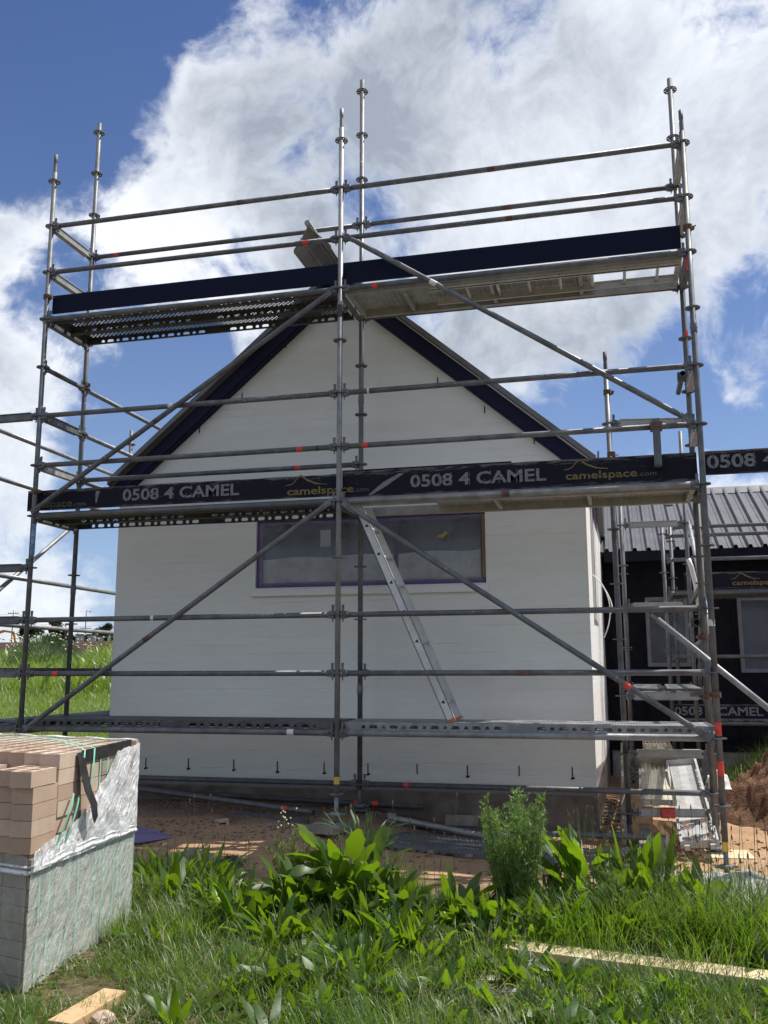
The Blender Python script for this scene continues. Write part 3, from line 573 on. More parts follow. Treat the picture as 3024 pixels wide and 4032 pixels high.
def coup_mesh():
    m=MB(); 
    for k in range(10):
        a0=2*math.pi*k/10; a1=2*math.pi*(k+1)/10
        m.obox(V((math.cos((a0+a1)/2)*.031,math.sin((a0+a1)/2)*.031,0)),V((math.cos((a0+a1)/2),math.sin((a0+a1)/2),0))*.006,V((-math.sin((a0+a1)/2),math.cos((a0+a1)/2),0))*.011,V((0,0,.022)))
    m.box(.034,.056,-.012,.012,-.016,.016); m.tube((.046,-.05,0),(.046,.05,0),.006,6); m.box(.037,.055,.028,.042,-.009,.009)
    return m
CPL=coup_mesh().mesh('coupler'); CPL.materials.append(MT['coupler_rust'])
def sub(name,me,parent,pos,rz=0,rx=0,ry=0,mat=None):
    if mat and me.materials[0]!=MT[mat]:
        me=me.copy(); me.materials.clear(); me.materials.append(MT[mat])
    o=link(name,me,None,parent,tuple(V(pos)-V(root_of(parent)))); o.rotation_euler=(rx,ry,rz); return o
def standard(S,p0,p1,zs,z0,z1,spigot=False,mat='galvanised_steel',base=None,joint=()):
    """p0/p1: axis xy at z=0 and z=6; zs: rosette heights"""
    ax=lambda z:(p0[0]+(p1[0]-p0[0])*z/6,p0[1]+(p1[1]-p0[1])*z/6,z)
    m=MB()
    if spigot: m.tube(ax(z0),ax(z1-.20),R0,16); m.path([ax(z1-.2),ax(z1-.19),ax(z1-.11),ax(z1-.095),ax(z1-.08),ax(z1)],[.0215,.019,.019,.015,.0195,.0195],14)
    else: m.tube(ax(z0),ax(z1),R0,16)
    for j in joint: m.path([ax(j),ax(j+.004),ax(j+.09),ax(j+.094)],[R0+.0005,R0+.0035,R0+.0035,R0+.0005],16,False); m.tube(V(ax(j+.05))-V((.032,0,0)),V(ax(j+.05))+V((.032,0,0)),.005,6)
    if base is not None:
        m.tube(ax(base+.01),ax(z0+.02),.019,12); m.path([ax(z0-.16),ax(z0-.155),ax(z0-.13),ax(z0-.125)],[.02,.055,.055,.02],8)
        m.obox(V(ax(z0-.142)),V((.085,.02,0)),V((-.003,.012,0)),V((0,0,.008))); m.box(ax(0)[0]-.075,ax(0)[0]+.075,ax(0)[1]-.075,ax(0)[1]+.075,base,base+.008)
    o=m.build('standard',mat,S)
    for z in zs: sub('rosette',ROS,o,ax(z),rz=random.choice((0,math.pi/4))*0+random.uniform(-.08,.08))
    return o
def ledger(S,p,q,name='ledger',mat='galvanised_steel',heads=(1,1),r=R0,tapes=()):
    p=V(p);q=V(q); d=(q-p); L=d.length; d.normalize(); a=math.atan2(d.y,d.x)
    m=MB(); m.tube(p+d*(.09 if heads[0] else 0),q-d*(.09 if heads[1] else 0),r,14); o=m.build(name,mat,S)
    if heads[0]: sub('wedge_head',WDG,o,p,a)
    if heads[1]: sub('wedge_head',WDG,o,q,a+math.pi)
    for t in tapes:
        t0,w,mm=t; k=MB(); k.tube(p+d*(L*t0),p+d*(L*t0+w),r+.0008,14,False); k.build('label_tape',mm,o)
    return o
def utransom(S,p,q,mat='aluminium',holes=False):
    """box section transom between standards"""
    p=V(p);q=V(q); d=(q-p).normalized(); a=math.atan2(d.y,d.x); m=MB(); m.bar(p+d*.085,q-d*.085,.045,.058) ; s=d.cross(V((0,0,1)))
    m.bar(p+d*.1+V((0,0,.034)),q-d*.1+V((0,0,.034)),.062,.010); m.bar(p+d*.1-V((0,0,.033)),q-d*.1-V((0,0,.033)),.056,.007)
    o=m.build('transom',mat,S,bevel=.002); sub('wedge_head',WDG,o,p,a); sub('wedge_head',WDG,o,q,a+math.pi); return o
def brace(S,p,q,mat='galvanised_steel',tape=None,off=.0):
    p=V(p);q=V(q); d=(q-p).normalized(); m=MB(); m.path([p+d*.06,p+d*.10,p+d*.13,q-d*.13,q-d*.10,q-d*.06],[.017,.019,R0,R0,.019,.017],14)
    x,y=_frame(d); n=V((0,-1,0)) if abs(d.y)<.5 else V((1,0,0)); sd_=d.cross(n).normalized()
    for c,s in ((p,1),(q,-1)):
        m.obox(c+d*s*.045,d*.055,sd_*.024,n*.005); m.tube(c+d*s*.03-n*.012,c+d*s*.03+n*.012,.014,8)
    o=m.build('diagonal_brace',mat,S)
    if tape: k=MB(); L=(q-p).length; k.tube(p+d*(L*tape[0]),p+d*(L*tape[0]+tape[1]),R0+.0008,14,False); k.build('label_tape',tape[2],o)
    return o
def holed_side(m,x0,x1,y,z0,z1,holes,fn):
    """upright steel web in the xz plane with real round and oblong holes; fn maps (x,y,z) to world"""
    xs=x0; r=.017; zc=(z0+z1)/2-.004
    for (hc,hw) in holes:
        a,b=hc-hw/2,hc+hw/2
        m.quad(fn(xs,y,z0),fn(a,y,z0),fn(a,y,z1),fn(xs,y,z1)); k=4; ring=[]
        for sgn,cx in ((1,b-r),(-1,a+r)):
            for i in range(k+1):
                t=-math.pi/2+math.pi*i/k if sgn>0 else math.pi/2+math.pi*i/k
                ring.append((cx+r*math.cos(t),zc+r*math.sin(t)))
        n=len(ring); h=n//2
        # right half: corners (b,z0)...(b,z1); left half
        vs=[fn(x,y,z) for x,z in ring]+[fn(b,y,z0),fn(b,y,z1),fn(a,y,z1),fn(a,y,z0)]
        fs=[]
        for i in range(h-1): fs.append((i,n,i+1) if i<(h-1)//2 else (i,n+1,i+1))
        fs.append(((h-1)//2,n,n+1))
        for i in range(h,n-1): fs.append((i,n+2,i+1) if i<h+(h-1)//2 else (i,n+3,i+1))
        fs.append((h+(h-1)//2,n+2,n+3)); fs.append((0,n-1,n+3,n)); fs.append((h-1,n+1,n+2,h))
        m.add(vs,fs); xs=b
    m.quad(fn(xs,y,z0),fn(x1,y,z0),fn(x1,y,z1),fn(xs,y,z1))
def steel_plank(S,a,b,zt,w=.32,mat='dull_steel',name='deck_plank',perf=True,parent=True,th=.07,fnw=None):
    """perforated steel plank from a to b (xy axis line), top at zt"""
    a=V((a[0],a[1],0)); b=V((b[0],b[1],0)); d=(b-a).normalized(); s=V((-d.y,d.x,0)); L=(b-a).length
    fn=fnw or (lambda x,y,z: tuple(a+d*x+s*y+V((0,0,zt+z))))
    m=MB(); nx=int(L/.024); dx=L/nx; ys=np.linspace(-w/2,w/2,17)
    for j in range(16):
        solid=not perf or j in (0,1,6,7,8,9,14,15)
        if solid: m.quad(fn(0,ys[j],0),fn(L,ys[j],0),fn(L,ys[j+1],0),fn(0,ys[j+1],0)); continue
        o=j%2
        for i in range(nx):
            if (i+o)%2==0 or i<2 or i>nx-3: m.quad(fn(i*dx,ys[j],0),fn((i+1)*dx,ys[j],0),fn((i+1)*dx,ys[j+1],0),fn(i*dx,ys[j+1],0))
            else:
                g=dx*.56; m.quad(fn(i*dx,ys[j],0),fn(i*dx+g,ys[j],0),fn(i*dx+g,ys[j+1],0),fn(i*dx,ys[j+1],0))
    holes=[]; x=.16; k=0
    while x<L-.12:
        if abs(x-L/2)>.16: holes.append((x,.036 if k%2==0 else .072))
        x+=.088; k+=1
    for y in (-w/2,w/2):
        holed_side(m,0,L,y,-th,0,holes,fn)
        m.quad(fn(0,y,-th),fn(L,y,-th),fn(L,y*.86,-th),fn(0,y*.86,-th)); m.quad(fn(0,y*.86,-th),fn(L,y*.86,-th),fn(L,y*.86,-th+.012),fn(0,y*.86,-th+.012))
    for yy in (-.045,.045):
        m.quad(fn(.02,yy,-.022),fn(L-.02,yy,-.022),fn(L-.02,yy,0.0005),fn(.02,yy,.0005)) if 0 else None
    for x in (0,L):
        m.quad(fn(x,-w/2,-th),fn(x,w/2,-th),fn(x,w/2,0),fn(x,-w/2,0))
        sg=-1 if x==0 else 1
        for yy in (-w*.33,w*.33): 
            c=V(fn(x+sg*.02,yy,-.018)); ex=(V(fn(1,0,0))-V(fn(0,0,0)))*.024; ey=(V(fn(0,1,0))-V(fn(0,0,0)))*.022; ez=(V(fn(0,0,1))-V(fn(0,0,0)))*.018
            m.obox(c,ex,ey,ez)
    return m.build(name,mat,S)
def ribbed_deck(S,x0,x1,y0,y1,zt,rail0,rail1):
    m=MB(); P=.047; x=x0; prof=[]
    while x<x1: prof+=[(x,0),(x+.034,0),(x+.038,-.009),(x+.043,-.009)]; x+=P
    vs=[]
    for px,h in prof: vs+=[(px,y0+.045,zt-.012+h),(px,y1-.045,zt-.012+h)]
    m.add(vs,[(2*i,2*i+1,2*i+3,2*i+2) for i in range(len(prof)-1)]); o=m.build('deck_sheet','deck_alloy',S)
    r=MB()
    for y in (y0,y1-.045): r.box(rail0,rail1,y,y+.045,zt-.085,zt)
    r.box(rail0,rail0+.04,y0+.045,y1-.045,zt-.08,zt-.03); r.box(rail1-.04,rail1,y0+.045,y1-.045,zt-.08,zt-.03)
    for k in range(int((rail1-rail0)/.8)): 
        xx=rail0+.5+.8*k
        if x0<xx<x1: r.box(xx,xx+.035,y0+.045,y1-.045,zt-.075,zt-.028)
    r.build('deck_frame','aluminium',S,bevel=.003); return o
def toe_board(S,x0,x1,z0,z1,y,mat,wear=False):
    m=MB(); n=int((x1-x0)/.06) if wear else 1; vs=[]
    rr=random.Random(int(x0*100)); top=[]
    for i in range(n+1):
        x=x0+(x1-x0)*i/n; top.append((x,z1-(rr.uniform(0,.004) if wear and 0<i<n else 0)))
    poly=[(x0,z0),(x1,z0)]+top[::-1]; m.prism(poly,y,y+.018); return m.build('toe_board',mat,S)
def zat(y): return y
# columns of the gable scaffold (axis xy at level 0 and level 12)
PC={'FL':((0,0),(-.009,-.006)),'FC':((3.07,0),(3.075,.006)),'FR':((6.14,0),(6.151,-.007)),'BL':((0,.732),(.004,.734)),'BC':((3.07,.732),(3.077,.737)),'BR':((6.14,.732),(6.14,.732))}
def PT(c,k,dz=0): p0,p1=PC[c]; z=.5*k; return (p0[0]+(p1[0]-p0[0])*z/6,p0[1]+(p1[1]-p0[1])*z/6,z+dz)
G=thing('scaffold','tall galvanised scaffold of two bays and three decks standing across the white gable','scaffold',(3.07,.37,-.9))
def gable_scaffold():
    S=G
    lv=lambda a,b:[.5*k for k in range(a,b+1)]
    standard(S,*PC['FL'],lv(-1,11),-.72,5.80,True,base=-.93,joint=(3.95,))
    standard(S,*PC['FC'],lv(-1,11),-.52,5.83,True,mat='bright_galvanised',base=-.735,joint=(3.78,))
    standard(S,*PC['FR'],lv(-1,10),-.80,5.31,True,base=-1.02,joint=(3.28,))
    standard(S,*PC['BL'],lv(-1,13),-.70,6.615,base=-.90,joint=(1.3,))
    standard(S,*PC['BC'],lv(-1,13),-.55,6.63,base=-.73,joint=(3.1,.3))
    standard(S,*PC['BR'],lv(-1,12),-.80,6.12,base=-.97,joint=(3.02,))
    rt=lambda *t:[x for x in t]
    for k in (10,9,6,5,2,1):
        t1={10:[(.66,.06,'coupler_rust')],9:[(.88,.055,'red_tape')],5:[(.87,.055,'red_tape'),(.93,.03,'black_plastic')],2:[(.42,.03,'white_tape'),(.49,.03,'coupler_rust')],1:[(.10,.06,'red_tape')],6:[(.45,.06,'white_tape')]}[k]
        t2={10:[(.45,.07,'coupler_rust')],9:[(.5,.06,'coupler_rust')],5:[(.07,.055,'red_tape')],2:[],1:[(.50,.12,'coupler_rust')],6:[(.085,.02,'white_tape')]}[k]
        ledger(S,PT('FL',k),PT('FC',k),tapes=t1); ledger(S,PT('FC',k),PT('FR',k),tapes=t2)
    for k in (8,4,0):
        ledger(S,PT('FL',k),PT('FC',k),mat='galvanised_steel',tapes=([(.855,.06,'white_tape')] if k==0 else []),r=.0265)
        ledger(S,PT('FC',k),PT('FR',k),mat='bright_galvanised' if k<5 else 'galvanised_steel',tapes=([(.10,.05,'red_tape')] if k==8 else [(.47,.07,'coupler_rust')] if k==4 else []),r=.0265)
    ledger(S,PT('BL',10),PT('BC',10),tapes=[(.09,.05,'red_tape')]); ledger(S,PT('BC',10),PT('BR',10),tapes=[(.47,.08,'coupler_rust')])
    ledger(S,PT('BL',5),PT('BC',5),tapes=[(.78,.06,'red_tape')])
    ledger(S,PT('BC',8),PT('BR',8)); ledger(S,PT('BC',1),PT('BR',1))
    ledger(S,PT('BL',-1),PT('BC',-1)); ledger(S,PT('BC',-1),PT('BR',-1),tapes=[(.135,.05,'red_tape')])
    for a,b in (('FL','BL'),('FR','BR')):
        for k in ((10,9) if a=='FL' else (10,9)): utransom(S,PT(a,k),PT(b,k))
    utransom(S,PT('FL',5),PT('BL',5)); utransom(S,PT('FL',6),PT('BL',6),'galvanised_steel'); ledger(S,PT('FL',7),PT('BL',7),'transom',tapes=[(.25,.1,'coupler_rust')]); 
    for a,b in (('FL','BL'),('FC','BC'),('FR','BR')):
        for k in (8,4,0): utransom(S,PT(a,k,-.012),PT(b,k,-.012),'galvanised_steel')
    utransom(S,PT('FR',6),PT('BR',6)); utransom(S,PT('FR',5),PT('BR',5))
    o=-.055
    brace(S,(.01,o,2.03),(2.99,o,3.95),tape=(.42,.05,'coupler_rust')); brace(S,(3.14,o,4.49),(6.07,o,2.52),mat='galvanised_steel',tape=(.27,.07,'white_tape'))
    brace(S,(.09,o,0),(3.0,o,1.985),tape=(.40,.08,'coupler_rust')); brace(S,(3.13,o,1.975),(6.07,o,.0),tape=(.79,.06,'red_tape'))
    # steel planks
    for zt in (4.04,2.04,.088):
        for yc in (.205,.535): steel_plank(S,(.06,yc),(3.01,yc),zt)
    for yc in (.205,.535): steel_plank(S,(3.13,yc),(6.08,yc),.088,mat='bright_galvanised')
    ribbed_deck(S,3.14,5.33,.055,.675,4.05,3.12,6.09); ribbed_deck(S,3.86,6.07,.055,.675,2.05,3.12,6.09)
    # toe boards
    toe_board(S,.03,3.045,4.075,4.265,.035,'clean_toe_board'); toe_board(S,3.055,6.09,4.065,4.270,.035,'clean_toe_board')
    t1=toe_board(S,-.115,3.06,2.062,2.262,.045,'worn_toe_board',True); t2=toe_board(S,3.09,6.11,2.045,2.278,.045,'worn_toe_board',True)
    e=MB(); e.box(3.09,4.60,.046,.062,2.276,2.290); e.build('splintered_edge','worn_toe_board',t2)
    stencil(t1,.915,2.103,2.118,.105,.044); stencil(t2,3.713,4.893,2.107,.105,.044)
    logo(t1,2.572,3.198,3.334,2.088,.043,'logo_yellow'); logo(t2,5.053,5.635,5.787,2.102,.043,'logo_yellow'); logo(t1,-.28,.379,.527,2.088,.043,'logo_faded',clip='elspace',arc=False)
    for x,z in ((.63,2.11),): 
        s=MB(); s.prism([(x,z),(x+.012,z),(x+.03,z+.08),(x+.045,z+.115),(x-.002,z+.115),(x-.004,z+.07)],.0425,.0435); s.build('paint_scuff','stencil_grey',t1)
    s=MB(); s.prism([(3.33,2.055),(3.36,2.055),(3.50,2.13),(3.66,2.235),(3.61,2.235),(3.47,2.165)],.0425,.0435); s.build('paint_scuff','stencil_grey',t2)
    # couplers, short tubes, hanging bracket
    for p,rz in ((PT('FL',8,.24),0),(PT('FL',4,.24),0),(PT('FR',8,.22),.4),(PT('BR',1,-.2),2.6),(PT('FR',1,-.17),2.9),(PT('BR',6,.12),3.4),(PT('BR',2,-.2),3.4),(PT('BL',7,.05),.5)):
        sub('coupler',CPL,S,p,rz)
    for x,y,z in ((6.085,.66,3.12),(6.075,.66,.92)):
        m=MB(); m.path([(x,y-.1,z),(x,y+.5,z)],R0,14,False); m.path([(x,y-.1,z),(x,y+.5,z)],.0195,14,False); m.box(x-.04,x+.04,y-.03,y+.03,z-.035,z+.035); m.build('short_tube','dull_steel',S)
    m=MB(); m.box(5.772,5.832,-.058,-.036,2.17,2.56); m.box(5.772,5.832,-.05,.06,2.16,2.175); b=m.build('toe_bracket','galvanised_steel',S,bevel=.003); m=MB(); m.box(5.755,5.85,-.062,.03,2.465,2.53); m.build('bracket_clamp','coupler_rust',b)
    k=MB(); k.tube(PT('FC',0,-.36),PT('FC',0,-.42),R0+.001,16,False); k.build('label_tape','yellow_tape',S)
    for c,z,h,mm in (('FR',3.83,.14,'red_tape'),('FR',.02,.10,'red_tape'),('FR',-.28,.11,'red_tape'),('FR',-.83,.07,'yellow_tape'),('FR',.86,.05,'white_tape'),('BR',3.52,.05,'red_tape'),('FL',1.62,.3,'blue_tape'),('FC',3.72,.12,'black_plastic')):
        k=MB(); p0=PC[c][0]; k.tube((p0[0]+.001*z,p0[1],z),(p0[0]+.001*z,p0[1],z+h),R0+.0012,16,False); k.build('label_tape',mm,S)
def stencil(board,x0,x1,zb,h,y):
    o=put_text('stencil_lettering','0508 4 CAMEL',x0,x1,zb,h,y-.002,'stencil_grey',board,.022,)
    # stencil bridges: thin gaps across the strokes in the board's own colour, in the same mesh
    import bmesh
    L=x1-x0; me=o.data; me.materials.append(MT['worn_toe_board']); bm=bmesh.new(); bm.from_mesh(me); r=root_of(board)
    for fx in (.044,.136,.222,.310,.445,.553,.60,.66,.79,.93):
        for za,zc in ((zb-.006,zb+h*.34),(zb+h*.68,zb+h+.008)):
            if fx in (.553,.66,.93) and za>zb: continue
            vs=[bm.verts.new((x-r[0],y-.0040-r[1],z-r[2])) for x,z in ((x0+L*fx-.004,za),(x0+L*fx+.004,za),(x0+L*fx+.004,zc),(x0+L*fx-.004,zc))]; f=bm.faces.new(vs); f.material_index=1
    bm.to_mesh(me); bm.free()
def logo(board,x0,x1,x2,zb,y,mat,clip=None,arc=True):
    h=.052*(x1-x0)/.6
    put_text('logo_lettering','camelspace' if not clip else clip,x0 if not clip else x0+.28,x1,zb,h*1.25,y-.002,mat,board,.018)
    put_text('logo_lettering','.com',x1+.008,x2,zb,h*.8,y-.002,'logo_grey',board,0)
    if arc:
        pts=[]; w=(x1-x0)
        for i in range(25):
            t=i/24; zz=zb+h*1.9+.068*math.exp(-((t-.34)/.13)**2)*w/.6+.022*math.exp(-((t-.55)/.14)**2)-.03*abs(t-.4)*w/.6
            pts.append((x0-.01+.62*w*t*1.0,zz))
        wd=[.0035+.006*math.sin(math.pi*i/24)**2 for i in range(25)]; m=MB()
        lo=[(p[0],p[1]-a) for p,a in zip(pts,wd)]; hi=[(p[0],p[1]+a) for p,a in zip(pts,wd)]
        for i in range(24): m.add([(lo[i][0],y-.002,lo[i][1]),(lo[i+1][0],y-.002,lo[i+1][1]),(hi[i+1][0],y-.002,hi[i+1][1]),(hi[i][0],y-.002,hi[i][1])],[(0,1,2,3)])
        m.build('logo_hump',mat,board)
gable_scaffold()
# right-hand end of the mid lift: one more board and stub bay beyond the corner
def right_stub():
    t=toe_board(G,6.168,9.1,2.083,2.281,.045,'worn_toe_board',True); stencil(t,6.187,7.36,2.138,.105,.044)
right_stub()
# ---------------- scaffold along the left side wall ----------------
LS=thing('scaffold','scaffold running back along the left side of the white house above the green field','scaffold',(-.37,2.2,-.9))
def left_scaffold():
    S=LS; Y0,Y1=.732,3.80; lv=lambda a,b:[.5*k for k in range(a,b+1)]
    standard(S,(-.732,0),(-.732,0),lv(-1,7),-.6,3.7,base=-.86)
    standard(S,(-.732,3.05),(-.75,3.05),lv(-1,7),-.45,3.69,base=-.7); standard(S,(.02,3.8),(.02,3.8),lv(-1,4),-.45,2.3,base=-.7)
    for k in (6,3,2,1,0): utransom(S,(-.732,0,.5*k),(0,0,.5*k),'galvanised_steel')
    for k in (7,6,5): ledger(S,(0,.732,.5*k),(.02,3.8,.5*k),mat='bright_galvanised')
    for k in (6,5,3,2): ledger(S,(-.732,0,.5*k),(-.74,3.05,.5*k),mat='bright_galvanised')
    ledger(S,(-.74,3.05,3),(-.74,6.1,3),mat='bright_galvanised',heads=(1,0))
    for xc in (-.53,-.20): steel_plank(S,(xc,.12),(xc,3.0),.555); steel_plank(S,(xc,.12),(xc,3.0),.05)
    for xc in (-.53,-.20): steel_plank(S,(xc,3.1),(xc,6.0),.555); steel_plank(S,(xc,3.1),(xc,6.0),.05)
    brace(S,(-.78,.1,1.02),(-.78,2.95,2.95),mat='bright_galvanised')
    utransom(S,(-.74,3.05,0),(0.0,3.05,0),'galvanised_steel'); utransom(S,(-.74,3.05,.5),(0.0,3.05,.5),'galvanised_steel')
left_scaffold()
# ---------------- scaffold along the right side wall ----------------
RSF=thing('scaffold','narrow scaffold beside the sunlit right side wall of the white house, with low ribbed planks','scaffold',(5.85,2.4,-1))
def right_scaffold():
    S=RSF; A=((5.445,.92),(5.405,.92)); B=((5.54,3.97),(5.53,3.97)); C=((6.185,1.05),(6.185,1.05)); D=((6.30,3.97),(6.30,3.97)); lv=[.295+.5*k for k in range(-2,7)]
    standard(S,*A,lv[:8],-.80,3.50,True,base=-1.0,joint=(2.32,)); standard(S,*B,lv[:7],-.6,2.9,base=-.8); standard(S,*C,lv[:6],-.80,2.35,base=-1.0); standard(S,*D,lv[:7],-.6,3.45,base=-.8)
    standard(S,(5.56,5.0),(5.55,5.0),lv[:6],-.6,3.0,base=-.8)
    utransom(S,(5.43,.92,2.795),(6.185,1.05,2.795)); 
    for z in (.295,-.205,-.70): utransom(S,(5.45,.92,z),(6.185,1.05,z))
    k=MB(); k.bar((5.72,.935,-.70),(5.83,.955,-.70),.0656,.0785); k.build('label_tape','red_tape',S)
    for z in (2.295,1.295,.295,-.205): utransom(S,(5.54,3.97,z),(6.30,3.97,z))
    ledger(S,(6.185,1.05,1.295),(6.3,3.97,1.295)); ledger(S,(6.185,1.05,.795),(6.3,3.97,.795))
    brace(S,(6.24,1.05,2.15),(6.35,3.97,.3)); brace(S,(6.34,3.97,2.3),(6.24,1.1,.8),mat='bright_galvanised')
    for x0,x1 in ((5.64,5.76),(5.98,6.10)): steel_plank(S,(x0,1.0),(x1,3.9),.36,mat='galvanised_steel',w=.30)
    sub('coupler',CPL,S,(5.43,.92,3.1),.3); sub('coupler',CPL,S,(5.44,.92,2.5),1.2)
    m=MB(); m.tube((5.735,.10,.926),(7.1,.10,-.28),R0,14); m.obox((5.725,.10,.935),V((.035,0,-.03)),V((0,.012,0)),V((.008,0,.010))); m.build('raking_tube','bright_galvanised',S)
right_scaffold()
# ---------------- scaffold in front of the dark house ----------------
FS=thing('scaffold','distant scaffold with lettered boards in front of the black house wall','scaffold',(7.3,5.0,-.8))
def far_scaffold():
    S=FS; lv=[.26+.5*k for k in range(-2,6)]
    standard(S,(6.06,4.62),(6.04,4.62),lv,-.6,2.4,base=-.8); standard(S,(6.20,5.35),(6.20,5.35),lv,-.6,2.5,base=-.8); standard(S,(9.13,4.62),(9.13,4.62),lv,-.6,2.4,base=-.8); standard(S,(9.13,5.35),(9.13,5.35),lv,-.6,2.4,base=-.8)
    for z in (2.23,1.92,1.49,.69,-.13): ledger(S,(6.06,4.62,z),(9.13,4.62,z),mat='galvanised_steel')
    for z in (2.45,1.55): ledger(S,(6.2,5.35,z),(9.13,5.35,z))
    for z in (1.5,-.1): steel_plank(S,(6.15,4.8),(9.08,4.8),z+.03,mat='galvanised_steel',w=.3); steel_plank(S,(6.15,5.13),(9.08,5.13),z+.03,mat='galvanised_steel',w=.3)
    t=toe_board(S,6.3,9.1,1.545,1.755,4.655,'worn_toe_board',True); logo(t,6.874,7.42,7.55,1.583,4.655,'logo_yellow')
    t=toe_board(S,6.03,9.1,-.085,.105,4.655,'worn_toe_board',True); stencil(t,6.09,7.13,-.03,.10,4.655)
    brace(S,(6.12,4.56,-.1),(6.9,4.56,1.2)) if 0 else None
far_scaffold()
# ---------------- ladders ----------------
def ladder(label,foot,top,wdir,w,mat='ladder_alloy',sp=.28,feet=True):
    foot=V(foot);top=V(top);wdir=V(wdir).normalized(); d=(top-foot); L=d.length; d.normalize(); n=d.cross(wdir).normalized()
    T=thing('ladder',label,'ladder',tuple(foot)); 
    for s in (-1,1):
        m=MB(); c=foot+wdir*(s*w/2); m.obox(c+d*L/2,d*(L/2),n*.036,wdir*.004); m.obox(c+d*L/2+n*.033-wdir*s*.008,d*(L/2),n*.003,wdir*.012); m.obox(c+d*L/2-n*.033-wdir*s*.008,d*(L/2),n*.003,wdir*.012)
        x=.17; m.cm=1
        while x<L-.1:
            cc=c+d*x+wdir*(s*.0055); m.add([cc-d*.016-n*.012,cc+d*.016-n*.012,cc+n*.02],[(0,1,2)]) ; x+=sp
        o=m.build('stile',[mat,'slot_black'],T)
        if feet: f=MB(); f.obox(c+d*.006,d*.012,n*.038,wdir*.009); f.build('foot','ladder_foot',o)
    x=.17
    while x<L-.1: m=MB(); m.tube(foot+d*x-wdir*w/2,foot+d*x+wdir*w/2,.014,8); m.build('rung',mat,T); x+=sp
    return T
simple('ladder_foot',(.45,.12,.05),(.55,.17,.08),9,.7)
ladder('aluminium ladder leaning through the open hatch from the lowest deck to the middle deck',(4.03,.35,.10),(3.19,.35,2.02),(0,1,0),.40)
ladder('aluminium ladder lying flat under the ribbed sheet of the top deck at its right end',(6.07,.285,3.975),(3.9,.285,3.975),(0,1,0),.36,feet=False)
# ---------------- loose scaffold parts on the ground ----------------
def gtube(label,p,q,tape=None,mat='galvanised_steel',end=False):
    p=V(p);q=V(q); d=(q-p).normalized(); m=MB(); m.path([p,q],R0,14,False); m.path([p,q],.0195,12,False); n=V((0,0,1)).cross(d)
    if end: m.obox(p+d*.02,d*.04,n*.012,V((0,0,.04)))
    o=m.build('scaffold_tube',mat,None,org=tuple(p)); tag(o,label,'tube',group='loose scaffold tubes on the ground')
    if tape: k=MB(); L=(q-p).length; k.tube(p+d*tape*L,p+d*(tape*L+.055),R0+.001,14,False); k.build('label_tape','red_tape',o,)
    return o
def Z(x,y,r=.026): return float(gz(x,y))+r
gtube('steel tube with a red band slanting down from the brick pack to the middle base',(.28,1.0,-.60),(2.75,.36,-.71),.87)
gtube('dusty steel tube lying against the foot of the wall, left half',(.9,1.0,-.66),(3.3,1.0,-.72),.85,'dull_steel')
gtube('long pale tube running from the middle of the wall down towards the right front corner',(3.40,.55,-.76),(5.35,.0,-.95),None,'bright_galvanised',True)
gtube('long tube in front of the steel planks, its right end in the sun',(4.9,.12,-.96),(6.75,-.95,-.97),None,'bright_galvanised')
gtube('tube end showing under the middle of the scaffold',(3.22,.62,-.80),(4.6,.50,-.88),None,'galvanised_steel',True)
gtube('tube with a clamp end lying between the wall corner and the plank stack',(4.3,.62,-.86),(5.72,.30,-.80),None,'galvanised_steel')
gtube('black tube stub with a red band under the back standard',(3.1,.95,-.70),(3.62,.96,-.72),.06,'dull_steel')
def slab(name,label,cat,poly,z0,z1,mat,group=None,tilt=None):
    m=MB(); m.prism(poly,z0,z1,'xy'); c=poly[0]
    if tilt: m.v=[(x,y,z+tilt(x,y)) for x,y,z in m.v]
    o=m.build(name,mat,None,org=(c[0],c[1],z0),bevel=.004); tag(o,label,cat,group); return o
slab('sole_board','square timber pad under the middle front base of the scaffold','timber pad',[(2.86,-.16),(3.13,-.2),(3.17,.16),(2.9,.2)],-.80,-.737,'dirty_board','timber pads under scaffold bases')
slab('sole_board','pale timber pad under the right front base of the scaffold','timber pad',[(5.98,-.12),(6.34,-.15),(6.36,.13),(6.0,.16)],-1.07,-1.022,'pale_timber','timber pads under scaffold bases')
slab('sole_board','pale timber pad behind the right front base, beneath the leaning plank','timber pad',[(6.02,.50),(6.42,.56),(6.40,.92),(6.0,.86)],-1.02,-.972,'pale_timber','timber pads under scaffold bases')
slab('sole_board','small pale board half under the rubble at the right','timber pad',[(6.2,-.42),(6.5,-.45),(6.5,-.25),(6.22,-.22)],-1.01,-.985,'pale_timber','timber pads under scaffold bases')
slab('sole_board','timber pad under the left front base behind the brick pack','timber pad',[(-.15,-.15),(.15,-.15),(.15,.15),(-.15,.15)],-.99,-.932,'dirty_board','timber pads under scaffold bases')
